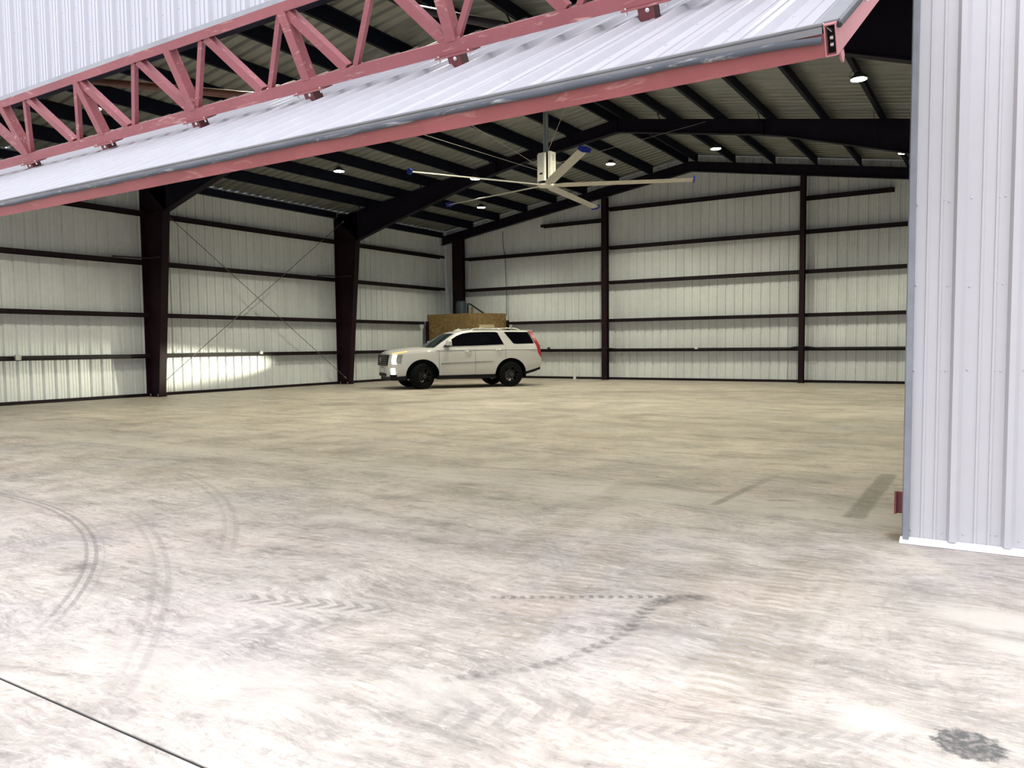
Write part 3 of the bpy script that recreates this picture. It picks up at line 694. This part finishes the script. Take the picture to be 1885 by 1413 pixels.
# ------------------------------------------------------------------ hangar door (tilted open, truss on its outer face)
TH = math.atan(.547)
A0 = Vector((-.57, 3.271, 2.442)); XD = -17.86     # length along x
tv = Vector((0, math.cos(TH), math.sin(TH))); nv = Vector((0, -math.sin(TH), math.cos(TH)))
door = empty('hangar_door', A0, 'large white sheeted tilt-up hangar door standing half open, red steel frame and truss', 'door')
D = lambda x, t_, n_: Vector((x, 0, 0))+tv*t_+nv*n_     # door-local point relative to A0
SK = .088; TE = 5.0
m = MB()
sheet(m, XD+.02, -.02, -.30, lambda a, d: (D(a, .012, SK+d*.9), D(a, TE, SK+d*.9)), nv, .004)
skin = m.build('door_skin', M_SKIN, door)
s = MB()
k = 0
while -.034-PER*k > XD:
    rc = -.034-PER*k
    for tt, offs in ((.10, (-.15,)), (.62, (-.06, .06)), (1.15, (-.06, .06)), (2.95, (-.06, .06))):
        for o_ in offs: s.dome(D(rc+o_, tt, SK), nv, .007, .008)
    k += 1
s.build('screws', M_SCREW, skin)
# bottom rail (rectangular tube) and right stile with open end
def dbox(x0, x1, t0, t1, n0, n1):
    m = MB(); m.box((x0, t0, n0), (x1, t1, n1)); m.v = [tuple(D(*v)) for v in m.v]; return m
dbox(XD, -.045, 0, .05, 0, .086).build('bottom_rail', M_REDRAIL, door)
st = MB()
hx, hn, th_ = -.045, .117, .005
pr = [(hx, 0), (0, 0), (0, hn), (hx, hn)]; pi = [(hx+th_, th_), (-th_, th_), (-th_, hn-th_), (hx+th_, hn-th_)]
ringo = lambda t_: [D(a, t_, b) for a, b in pr]; ringi = lambda t_: [D(a, t_, b) for a, b in pi]
vs = ringo(-.004)+ringi(-.004)+ringo(TE)+ringi(.25)
fs = [(i, (i+1) % 4, 4+(i+1) % 4, 4+i) for i in range(4)]+[(i, 8+i, 8+(i+1) % 4, (i+1) % 4) for i in range(4)]+[(4+i, 4+(i+1) % 4, 12+(i+1) % 4, 12+i) for i in range(4)]+[(12, 13, 14, 15), (11, 10, 9, 8)]
st.add(vs, fs); stile = st.build('side_stile', M_PINK, door)
ins = MB(); ins.add([D(a, .02, b) for a, b in pi], [(0, 1, 2, 3)]); 
q = MB()
for b in (.036, .062): q.tube(D(-.030, .035, b), D(-.018, .035, b), .008, 8)
q.build('bolt', M_BOLT, stile)
dbox(-.0405, -.0045, .045, .05, .0045, .1125).build('inner_shade_plate', M_BLACK, stile)  # black plate standing in for the shade inside the open tube
dbox(XD, XD+.045, 0, TE, 0, .117).build('side_stile', M_PINK, door)
dbox(XD, -.0, TE-.05, TE, 0, .08).build('top_rail', M_REDRAIL, door)
for tt in (1.25, 2.5, 3.75): dbox(XD+.05, -.05, tt-.03, tt+.03, .004, .08).build('inner_girt', M_REDRAIL, door)
# flashing above the rail and worn seal roll over it
m = MB(); m.box((XD, -.008, .088), (-.05, -.002, .118)); m.box((XD, -.008, .112), (-.05, .020, .126)); m.v = [tuple(D(*v)) for v in m.v]
m.build('edge_flashing', M_FLASH, door)
rings = []; nx = 150
for i in range(nx+1):
    x = XD+(-.052-XD)*i/nx; wv = .003*math.sin(i*1.7)+.003*math.sin(i*.61+1); R = []
    for k in range(8):
        a = 2*PI*k/8; R.append(D(x, -.013+.009*math.cos(a), .088-.020*math.exp((x+.05)/.35)+wv*.7+.014*math.sin(a)))
    rings.append(R)
MB().loft(rings).build('seal', M_RUBBER, door, 60)
# flashing up the right side
m = MB(); m.box((-.075, .03, .117), (.008, TE, .124)); m.box((.004, .03, .098), (.011, TE, .124)); m.v = [tuple(D(*v)) for v in m.v]; m.build('side_flashing', M_FLASH, door)
MB().tube(D(.010, .01, .104), D(.010, 2.2, .104), .010, 10).build('side_seal', M_BLACKM, door)
m = MB().plate([D(-.002, .05, -.002), D(-.002, .12, -.002), D(-.002, .13, -.03), D(-.002, .10, -.05), D(-.002, .07, -.035)], (1, 0, 0), .008); m.build('latch_tab', M_PINK, door)
for pts, r__, m__ in (([(-13.54, 7.9, 6.0), (-9.2, 7.80, 4.95), (-8.5, 7.79, 4.78)], .06, M_BROWNPIPE), ([(-6.99, 8.77, 6.0), (-5.0, 7.80, 5.02), (-4.6, 7.85, 4.80)], .055, M_DARKPIPE)):
    rel(MB().path(pts, r__), A0).build('lift_arm', m__, door, 60)
# ---- truss
TT = 2.0; NB0, NB1, NT0, NT1 = .185, .280, .812, .885
dbox(XD+.2, -.10, TT, TT+.10, NB0, NB1).build('bottom_chord', M_RED, door)
dbox(XD+.2, -.10, TT, TT+.09, NT0, NT1).build('top_chord', M_RED, door)
def web(x0, n0, x1, n1, w, d, name, dt=0.):
    m = MB().bar(D(x0, TT+.045+dt, n0), D(x1, TT+.045+dt, n1), d, w, tv.cross(D(x1-x0, 0, n1-n0)).normalized())
    m.build(name, M_RED, door)
posts = []; x = -3.60+.57+1.555
while x > XD+.3:
    if x < -.1: posts.append(x)
    x -= 1.555
xb0 = -2.58+.57; P = 1.035
k = -2
while xb0-P*k > XD+.3:
    xb = xb0-P*k; xt_l, xt_r = xb-P/2, xb+P/2
    if xb < -.15:
        if xt_l > XD+.22:
            # diagonal rising to the left of each lower node, strut rising to the right
            web(xb-.055, NB1-.005, xt_l+.04, NT0+.005, .085, .07, 'truss_diagonal', .005)
        if xt_r < -.12: web(xb+.05, NB1-.005, xt_r-.03, NT0+.005, .045, .05, 'truss_strut')
    k += 1
for x in posts:
    m = MB(); m.box((x-.046, TT-.004, NB1-.01), (x+.046, TT+.094, NT0+.01)); m.v = [tuple(D(*v)) for v in m.v]; m.build('truss_post', M_RED, door)
    br = dbox(x-.17, x+.17, TT-.035, TT+.11, NB0-.016, NB0-.002).build('bracket_plate', M_RED, door)
    dbox(x-.055, x+.055, TT-.03, TT+.08, SK-.01, NB0-.016).build('bracket_foot', M_DKRED, door)
    for bx in (-.14, .14): MB().tube(D(x+bx, TT-.02, NB0-.04), D(x+bx, TT-.02, NB0+.008), .008, 8).build('bolt', M_BOLT, br)
    MB().dome(D(x+.012, TT-.03, NB0-.035), -tv, .012, .012, 8).build('bolt', M_BOLT, br)

exec_car = True
# ------------------------------------------------------------------ the car
M_PAINT = None
t = NT('pearl_car_paint'); M_PAINT = t.bsdf(C4(.50, .50, .50), .28, 0, .5, coat=.6)
M_GLASS = NT('dark_car_glass').bsdf(C4(.002, .002, .004), .08, 0, .16)
M_GLASSF = NT('windscreen_glass').bsdf(C4(.010, .018, .022), .06, 0, .3)
M_CHROME = simple('car_chrome', (.70, .70, .68), .18, .9, var=.03)
M_GREYTRIM = simple('car_grey_trim', (.30, .30, .29), .35, .5)
M_SEAM = simple('panel_gap', (.13, .13, .125), .6)
M_TYRE = simple('tyre_rubber', (.0030, .0036, .0042), .8, spec=.1)
M_RIM = simple('black_rim', (.004, .004, .006), .3, spec=.35)
M_HEAD = emit('headlight_led', (1., .95, .82), 4.)
M_AMBER = emit('amber_marker', (1., .62, .20), 1.6)
M_TAIL = simple('red_tail_lamp', (.36, .02, .03), .2, spec=.6)
M_LENSC = simple('smoked_lamp_lens', (.25, .25, .22), .15)
def sstep(a, b, x):
    t_ = min(1, max(0, (x-a)/(b-a))); return t_*t_*(3-2*t_)
def lin(tab, x):
    tab = sorted(tab)
    if x <= tab[0][0]: return tab[0][1]
    for (a, ya), (b, yb) in zip(tab, tab[1:]):
        if x <= b: return ya+(yb-ya)*(x-a)/(b-a)
    return tab[-1][1]
hd = Vector((-.595, -.803, 0)).normalized(); left = Vector((-hd.y, hd.x, 0))
car = empty('suv_car', (-15.27, 20.92, 0), 'white four-door SUV with black wheels parked in the back left corner, headlights on', 'car', None, math.atan2(hd.y, hd.x))
belt = lambda x: lin([(-2.6, 1.47), (-1.5, 1.445), (0, 1.385), (1.0, 1.36)], x)
Wt = [(-2.62, .80), (-2.59, .90), (-2.52, .955), (-2.4, .985), (-2.0, 1.0), (0, 1.01), (1.6, 1.01), (1.9, .995), (2.1, .965), (2.25, .915), (2.36, .855), (2.44, .77), (2.50, .64), (2.52, .58)]
Zt = [(-2.62, .98), (-2.58, 1.03), (-2.53, 1.05), (-2.50, 1.36), (-2.44, 1.46), (-1.5, 1.445), (0, 1.385), (1.0, 1.36), (1.3, 1.345), (1.8, 1.305), (2.2, 1.245), (2.38, 1.20), (2.46, 1.15), (2.52, 1.02)]
Zb = [(-2.62, .66), (-2.3, .56), (-2.0, .48), (-1.4, .42), (1.2, .41), (2.0, .42), (2.35, .40), (2.52, .42)]
xs = [-2.62, -2.59, -2.55, -2.53, -2.51, -2.49, -2.44, -2.35, -2.2, -2.0, -1.8, -1.6, -1.3, -1, -.6, -.2, .2, .6, 1., 1.2, 1.4, 1.6, 1.8, 2.0, 2.15, 2.28, 2.36, 2.42, 2.46, 2.49, 2.52]
rings = []
for x in xs:
    W, zt_, zb_ = lin(Wt, x), lin(Zt, x), lin(Zb, x); h = zt_-zb_
    cr = .07*sstep(1.0, 1.5, x) if x > 1 else 0
    half = [(0, zb_), (.78*W, zb_), (.95*W, zb_+.03), (.985*W, zb_+.12*min(1, h)), (1.0*W, zb_+.30*h), (1.0*W, zb_+.60*h), (.99*W, zt_-.19*min(1, h)), (.968*W, zt_-.075*min(1, h)), (.945*W, zt_-.022), (.90*W, zt_), (.62*W, zt_+cr*.75), (.3*W, zt_+cr*.95), (0, zt_+cr)]
    rings.append([(x, y, z) for y, z in half]+[(x, -y, z) for y, z in half[-2:0:-1]])
body = MB().loft(rings).build('body', M_PAINT, car, 32)
# wheel arches cut out
cut = MB()
for wx in (1.473, -1.473):
    for sy in (-1, 1):
        cut.lathe([(.535, .60), (.535, 1.25)] if sy > 0 else [(.535, -1.25), (.535, -.60)], (wx, 0, .455), 'y', 36)
co = cut.build('cutter', M_BLACK)
co.matrix_world = car.matrix_basis.copy()
bpy.context.view_layer.update()
mod = body.modifiers.new('cut', 'BOOLEAN'); mod.object = co; mod.operation = 'DIFFERENCE'; mod.solver = 'EXACT'
bpy.context.view_layer.update()
ev = body.evaluated_get(bpy.context.evaluated_depsgraph_get()); nm_ = bpy.data.meshes.new_from_object(ev)
body.modifiers.clear(); nm_.name = 'body'
for q in nm_.polygons: q.use_smooth = True
nm_.set_sharp_from_angle(angle=math.radians(32)); nm_.materials.clear(); nm_.materials.append(M_PAINT)
body.data = nm_
bpy.data.objects.remove(co)
for wx in (1.473, -1.473):
    for sy in (-1, 1):
        m = MB(); R = []
        for yy in ((.985 if wx > 0 else .985)*sy, .62*sy):
            R.append([(wx+.53*math.cos(a), yy, .455+.53*math.sin(a)) for a in [PI*k/20*1.16-.08*PI for k in range(21)]])
        m.loft(R, False, False); n0 = len(R[0])
        m.add([(wx, .62*sy, .455)]+R[1], [(0, i+1, i+2) for i in range(n0-1)])
        m.build('wheel_well', M_BLACK, car)
        # black lip round the arch
        L = []
        for rr, yy in ((.535, 1.004), (.548, 1.006), (.548, .97), (.535, .97)):
            L.append([(wx+rr*math.cos(a), sy*yy*(1 if True else 1), .455+rr*math.sin(a)) for a in [PI*k/20*1.0 for k in range(21)]])
        # (slim arch lip follows the wing)
# greenhouse
gy = lambda z: .962-(z-1.38)*.36
gxf = lambda z: lin([(1.28, 1.30), (1.38, 1.20), (1.88, .46), (1.93, .30), (1.955, .02), (1.965, -.3)], z)
gxr = lambda z: lin([(1.28, -2.50), (1.46, -2.47), (1.60, -2.41), (1.90, -2.27), (1.93, -2.20), (1.955, -1.95), (1.965, -1.6)], z)
gw = lambda z: gy(z) if z <= 1.88 else lin([(1.88, gy(1.88)), (1.925, .74), (1.952, .58), (1.962, .30)], z)
zdrop = lambda x, z: -(z-1.80)/.165*.075*sstep(-.1, .75, x) if z > 1.8 else 0
rings = []
for z in (1.28, 1.38, 1.46, 1.6, 1.74, 1.86, 1.90, 1.93, 1.952, 1.962):
    W, xf, xr = gw(z), gxf(z), gxr(z); half = []
    for k in (0, .25, .5, .75, .9): half.append((xf-.17*k*k, W*.94*k))
    half += [(xf-.20, W*.965), (xf-.27, W)]
    for k in (.15, .3, .45, .6, .75, .9): half.append((xf-.27+(xr+.16-xf+.27)*k, W))
    half += [(xr+.14, W), (xr+.06, W*.965), (xr+.02, W*.9), (xr, W*.5), (xr, 0)]
    R = [(x, y, z+zdrop(x, z)) for x, y in half]+[(x, -y, z+zdrop(x, z)) for x, y in half[-2:0:-1]]
    rings.append(R)
MB().loft(rings).build('cabin', M_PAINT, car, 30)
def side_panel(name, poly, sy, mat, off=.006, th=.02, parent=car, yf=None):
    yf = yf or (lambda x, z: gy(z)); n = len(poly)
    vs = [(x, sy*(yf(x, z)+off), z) for x, z in poly]+[(x, sy*(yf(x, z)+off-th), z) for x, z in poly]
    m = MB().add(vs, [tuple(range(n)), tuple(range(2*n-1, n-1, -1))]+[(i, n+i, n+(i+1) % n, (i+1) % n) for i in range(n)])
    return m.build(name, mat, parent)
for sy in (1, -1):
    side_panel('front_window', [(.80, 1.40), (.50, 1.64), (.33, 1.75), (.12, 1.83), (-.10, 1.862), (-.12, 1.42)], sy, M_GLASS)
    side_panel('window_pillar', [(-.10, 1.865), (-.18, 1.872), (-.20, 1.42), (-.12, 1.415)], sy, M_GLASS)
    side_panel('rear_window', [(-.18, 1.872), (-.60, 1.885), (-1.00, 1.883), (-1.08, 1.86), (-1.25, 1.455), (-.20, 1.42)], sy, M_GLASS)
    side_panel('quarter_window', [(-1.31, 1.883), (-2.12, 1.88), (-2.16, 1.85), (-2.30, 1.52), (-2.30, 1.48), (-1.66, 1.468), (-1.58, 1.49)], sy, M_GLASS)
    side_panel('window_trim', [(.84, 1.375), (.80, 1.40), (-.12, 1.42), (-1.25, 1.455), (-1.28, 1.445), (-.12, 1.405)], sy, M_GREYTRIM, .008)
# windscreen and rear glass
R = []
for z in (1.37, 1.45, 1.55, 1.65, 1.75, 1.85):
    R.append([(gxf(z)-.17*k*k+.008, gw(z)*.94*k, z+.006+zdrop(gxf(z), z)) for k in (-.93, -.75, -.5, -.25, 0, .25, .5, .75, .93)])
MB().loft(R, False, False).build('windshield', M_GLASSF, car, 60)
R = [[(gxr(z)-.006, gw(z)*k, z) for k in (-.85, -.4, 0, .4, .85)] for z in (1.52, 1.7, 1.86)]
MB().loft(R, False, False).build('rear_glass', M_GLASS, car, 60)
# body side surface helper
def ys(x, z):
    W, zt_, zb_ = lin(Wt, x), lin(Zt, x), lin(Zb, x); h = zt_-zb_
    T = [(zb_, .90), (zb_+.03, .95), (zb_+.12, .985), (zb_+.30*h, 1.), (zb_+.60*h, 1.), (zt_-.19, .99), (zt_-.075, .968), (zt_-.022, .945), (zt_, .90)]
    return W*lin(T, z)
for sy in (1, -1):
    for xx in (.95, -.25, -1.29):
        zl = .44 if xx > -1 else 1.02
        side_panel('door_seam', [(xx+.006, zl), (xx-.006, zl), (xx-.006, belt(xx)-.035), (xx+.006, belt(xx)-.035)], sy, M_GREYTRIM, .0025, .01, yf=ys) if False else None
    for xx, zl in ((.95, .45), (-.25, .45), (-1.29, 1.0)):
        m = MB(); zz = [zl+(belt(xx)-.05-zl)*i/8 for i in range(9)]
        m.loft([[(xx+.005, sy*(ys(xx, z)+.005), z), (xx-.005, sy*(ys(xx, z)+.005), z), (xx-.005, sy*(ys(xx, z)-.01), z), (xx+.005, sy*(ys(xx, z)-.01), z)] for z in zz]); m.build('door_seam', M_SEAM, car)
    for xx in (-.02, -1.05):
        zz = belt(xx)-.155
        h_ = MB().path([(xx-.10, sy*(ys(xx, zz)), zz), (xx-.07, sy*(ys(xx, zz)+.035), zz+.004), (xx+.07, sy*(ys(xx, zz)+.035), zz+.006), (xx+.10, sy*ys(xx, zz), zz)], .016, 8).build('door_handle', M_CHROME, car, 60)
    m = MB()
    for a, b in ((.88, -.24), (-.26, -.86)):
        zz = lambda x: .83+(.88-x)*.028
        m.add([(a, sy*(ys(a, zz(a))+.012), zz(a)-.016), (a, sy*(ys(a, zz(a))+.012), zz(a)+.024), (b, sy*(ys(b, zz(b))+.012), zz(b)+.014), (b, sy*(ys(b, zz(b))+.012), zz(b)-.010),
               (a, sy*(ys(a, zz(a))-.01), zz(a)-.016), (a, sy*(ys(a, zz(a))-.01), zz(a)+.024), (b, sy*(ys(b, zz(b))-.01), zz(b)+.014), (b, sy*(ys(b, zz(b))-.01), zz(b)-.010)],
              [(0, 1, 2, 3), (4, 7, 6, 5), (0, 4, 5, 1), (1, 5, 6, 2), (2, 6, 7, 3), (3, 7, 4, 0)])
    tr = m.build('side_molding', M_GREYTRIM, car)
    m = MB().box((.60, 0, .812), (.87, .016, .856)); m.v = [(x, sy*(ys(x, z)+y), z) for x, y, z in m.v]; m.build('badge', M_GREYTRIM, tr)
    # running board
    m = MB().box((-.92, sy*.80 if sy > 0 else -1.04, .315), (.98, sy*1.04 if sy > 0 else -.80, .36)); m.build('running_board', M_BLACK, car)
    m = MB().box((-.94, sy*.70 if sy > 0 else -.985, .36), (1.0, sy*.985 if sy > 0 else -.70, .425)); m.build('sill', M_BLACK, car)
    # roof rail
    m = MB().path([(-.22, sy*.66, 1.95), (-.32, sy*.66, 2.005), (-.9, sy*.66, 2.02), (-1.75, sy*.66, 2.012), (-1.88, sy*.66, 1.96)], .018, 8); m.build('roof_rail', M_CHROME, car, 60)
    # mirror
    mr_ = MB(); R = []
    for yy, s_ in ((1.02, .9), (1.08, 1.25), (1.22, 1.2), (1.27, .8)):
        R.append([(.66+dx*s_*.9, sy*yy, 1.50+dz*s_) for dx, dz in ((.085, -.06), (.085, .02), (.04, .085), (-.06, .09), (-.075, -.06))])
    mo = mr_.loft(R).build('side_mirror', M_PAINT, car, 40)
    MB().loft([[(.66+dx, sy*yy, zz) for dx, zz in ((.10, 1.40), (.10, 1.445), (-.06, 1.445), (-.03, 1.40))] for yy in (.955, 1.22)]).build('mirror_base', M_BLACK, mo)
    # lamps at the front corner
    def corner(zs, xin, xout, yi, yo, name, mat, par=car):
        m = MB(); R = []
        for z, dx in zs:
            R.append([(xin+dx, sy*yi, z), (xout+dx, sy*yo, z), (xout+dx-.06, sy*(yo-.02), z), (xin+dx-.06, sy*(yi-.02), z)])
        return m.loft(R).build(name, mat, par)
    hl = corner([(.845, .0), (1.0, .0), (1.15, -.035)], 2.420, 2.305, .835, .915, 'headlight', M_HEAD)
    corner([(.86, .0), (1.0, .0), (1.15, -.04)], 2.300, 2.19, .918, .968, 'lamp_corner', M_LENSC, hl)
    side_panel('marker_lamp', [(2.40, 1.16), (2.25, 1.185), (1.96, 1.232), (1.955, 1.275), (2.2, 1.232), (2.38, 1.20)], sy, M_AMBER, .02, .05, hl, ys)
    fl = corner([(.50, .0), (.60, .012), (.70, .012)], 2.440, 2.35, .80, .885, 'fog_lamp', M_HEAD)
    corner([(.42, 0), (.50, 0)], 2.46, 2.33, .72, .895, 'lamp_corner', M_BLACK, fl)
    # tail lamp
    R = []
    for z, x, y in ((1.03, -2.53, .955), (1.2, -2.515, .965), (1.42, -2.475, .955), (1.6, -2.40, .90), (1.78, -2.315, .835), (1.92, -2.235, .775)):
        R.append([(x+.085, sy*(y+.012), z), (x-.03, sy*(y-.005), z), (x-.04, sy*(y-.09), z), (x+.085, sy*(y-.06), z)])
    MB().loft(R).build('tail_light', M_TAIL, car, 30)
    MB().box((-2.56, sy*.9-.05, .98), (-2.44, sy*.9+.07 if sy > 0 else sy*.9+.05, 1.03)).build('lamp_base', M_BLACK, car) if False else None
# front: grille, emblem, plate, lower grilles, valance
gr = MB(); gr.loft([[(xg, y*q_, z) for y, z, xg in ((-.62, .79, 2.46), (-.45, .79, 2.53), (.45, .79, 2.53), (.62, .79, 2.46), (.70, 1.15, 2.42), (.5, 1.15, 2.50), (-.5, 1.15, 2.50), (-.70, 1.15, 2.42))] if False else [(xg+dx, y, z) for y, z, xg in ((-.62, .79, 2.45), (-.45, .79, 2.51), (.45, .79, 2.51), (.62, .79, 2.45), (.70, 1.15, 2.40), (.5, 1.15, 2.48), (-.5, 1.15, 2.48), (-.70, 1.15, 2.40))] for dx, q_ in ((0, 1), (.085, 1))])
g = gr.build('grille', M_BLACK, car)
for i in range(5):
    z = .835+i*.068; hw = .59+.016*i
    MB().path([(2.535+(-.02 if i > 2 else 0), -hw, z), (2.596-.006*i, -.46, z), (2.596-.006*i, .46, z), (2.535+(-.02 if i > 2 else 0), hw, z)], .008, 6).build('grille_bar', M_GREYTRIM, g)
MB().loft([[(q, y, z) for y, z in ((0, .89), (.075, .96), (.08, 1.06), (-.08, 1.06), (-.075, .96))] for q in (2.58, 2.60)]).build('emblem', M_CHROME, g)['label'] = 'small silver shield emblem'
MB().box((2.505, -.16, .58), (2.56, .16, .70)).build('license_plate', M_WHITEP, car)
MB().box((2.49, -.48, .435), (2.545, .48, .535)).build('lower_grille', M_BLACK, car)
MB().loft([[(x, y, z) for y, z in ((-w, .30), (w, .30), (w+.02, .42), (-w-.02, .42))] for x, w in ((1.95, .90), (2.30, .84), (2.44, .70))]).build('front_valance', M_BLACK, car)
MB().loft([[(x, y, z) for y, z in ((-w, zb2), (w, zb2), (w, zt2), (-w, zt2))] for x, w, zb2, zt2 in ((-1.95, .95, .40, .50), (-2.3, .95, .50, .575), (-2.56, .86, .58, .665))]).build('rear_valance', M_BLACK, car)
MB().box((-2.0, -.55, .34), (2.0, .55, .45)).build('underbody', M_BLACK, car)
MB().loft([[(x, y, 1.945+z) for y, z in ((-w, 0), (w, 0), (w*.3, h), (-w*.3, h))] for x, w, h in ((.16, .02, .01), (.04, .035, .05), (-.03, .03, .085), (-.07, .02, .02))]).build('roof_antenna', M_PAINT, car)
MB().loft([[(-2.15, y, 1.925) for y in (-.72, .72)]+[(-2.15, y, 1.955) for y in (.70, -.70)], [(-2.36, y, 1.905) for y in (-.68, .68)]+[(-2.36, y, 1.925) for y in (.66, -.66)]]).build('rear_spoiler', M_PAINT, car)
# wheels
def wheel_parts():
    tp = [(.245, -.145), (.335, -.150), (.395, -.140), (.423, -.115), (.43, -.06), (.43, .06), (.423, .115), (.395, .14), (.335, .15), (.245, .145)]
    tire = MB(); n = 40; rings = []
    for k in range(n):
        a = 2*PI*k/n; rings.append([(r*math.cos(a), h, r*math.sin(a)) for r, h in tp])
    rings.append(rings[0]); tire.loft(rings, False, True)
    rim = MB(); rp = [(.25, -.13), (.235, -.12), (.235, .10), (.262, .135), (.268, .135), (.262, .15), (.25, .148)]
    rings = []
    for k in range(n):
        a = 2*PI*k/n; rings.append([(r*math.cos(a), h, r*math.sin(a)) for r, h in rp])
    rings.append(rings[0]); rim.loft(rings, False, True)
    for k in range(6):
        a = 2*PI*k/6+.26
        for s in (-1, 1):
            c, s_ = math.cos(a), math.sin(a); pa = Vector((.06*c-s*.018*s_, .10, .06*s_+s*.018*c)); pb2 = Vector((.25*c-s*.045*s_, .125, .25*s_+s*.045*c))
            rim.bar(pa, pb2, .030, .035, (0, 1, 0))
    rim.lathe([(.0, .07), (.075, .07), (.075, .115), (.05, .128), (0, .128)], (0, 0, 0), 'y', 16)
    rot = MB().lathe([(0, -.02), (.16, -.02), (.16, .0), (0, .0)], (0, 0, 0), 'y', 24)
    return tire, rim, rot
for wx, sy, stv in ((1.473, 1, .38), (1.473, -1, .38), (-1.473, 1, 0), (-1.473, -1, 0)):
    T, R, K = wheel_parts(); rz = stv+(0 if sy > 0 else PI)
    w = T.build('wheel', M_TYRE, car, 40); w.location = (wx, sy*.87, .430); w.rotation_euler = (0, 0, rz); w['label'] = 'black off-road wheel'
    R.build('rim', M_RIM, w, 40); K.build('brake_disc', M_GREYTRIM, w, 40)
    b = MB()
    for k in range(6):
        a = 2*PI*k/6; b.tube((.045*math.cos(a), .118, .045*math.sin(a)), (.045*math.cos(a), .135, .045*math.sin(a)), .008, 6)
    b.build('lug_nuts', M_BOLT, w)

# bring the body to its measured height above the floor
KZ = .945
def settle(o, M):
    if o.type == 'MESH': o.data.transform(M)
    for ch in o.children: settle(ch, M)
for ch in list(car.children):
    if ch.name.startswith('wheel') and not ch.name.startswith('wheel_well'):
        settle(ch, Matrix.Diagonal((KZ, 1, KZ, 1))); ch.location.z *= KZ
    else: settle(ch, Matrix.Diagonal((1, 1, KZ, 1)))

# headlight beams
for sy in (1, -1):
    for (z, pw, pitch) in ((1.0, 420., 1.5), ):
        ld = bpy.data.lights.new('headlight_beam', 'SPOT'); ld.energy = pw*5; ld.color = (1., .96, .72); ld.spot_size = math.radians(62); ld.spot_blend = 1.; ld.shadow_soft_size = .05
        lo = bpy.data.objects.new('headlight_beam', ld); COL.objects.link(lo); lo.parent = car
        lo.location = (2.58, sy*.80, z*KZ)
        d = Vector((math.cos(math.radians(pitch)), 0, -math.sin(math.radians(pitch))))
        lo.rotation_euler = d.to_track_quat('-Z', 'Y').to_euler(); lo.scale = (1, .22, 1)

# ------------------------------------------------------------------ daylight
SKY = 2.36
w = bpy.data.worlds.new('overcast_sky'); sc.world = w; w.use_nodes = True
nt = w.node_tree; nt.nodes.clear()
bg = nt.nodes.new('ShaderNodeBackground'); wo = nt.nodes.new('ShaderNodeOutputWorld')
tc = nt.nodes.new('ShaderNodeTexCoord'); sx = nt.nodes.new('ShaderNodeSeparateXYZ'); nt.links.new(tc.outputs['Generated'], sx.inputs[0])
def wm(op, a, b):
    nd = nt.nodes.new('ShaderNodeMath'); nd.operation = op
    for i, q in enumerate((a, b)):
        if isinstance(q, (int, float)): nd.inputs[i].default_value = q
        else: nt.links.new(q, nd.inputs[i])
    return nd.outputs[0]
# overcast sky: zenith brighter than the horizon, and a brighter side towards the right behind the viewer
up_ = wm('ADD', wm('MULTIPLY', wm('MAXIMUM', sx.outputs[2], 0.), .9), .75)
side_ = wm('ADD', wm('ADD', wm('MULTIPLY', sx.outputs[0], .02), wm('MULTIPLY', sx.outputs[1], -.38)), 1.)
bg.inputs[0].default_value = (.93, .945, 1.05, 1.)
nt.links.new(wm('MULTIPLY', wm('MULTIPLY', up_, side_), SKY), bg.inputs[1])
nt.links.new(bg.outputs[0], wo.inputs[0])

vs_ = sc.view_settings; sc.display_settings.display_device = 'sRGB'
vs_.view_transform = 'Standard'; vs_.look = 'None'; vs_.gamma = 1; vs_.exposure = 0; vs_.use_curve_mapping = False
sc.cycles.max_bounces = 6; sc.cycles.diffuse_bounces = 4; sc.cycles.glossy_bounces = 3
sc.cycles.adaptive_threshold = .025
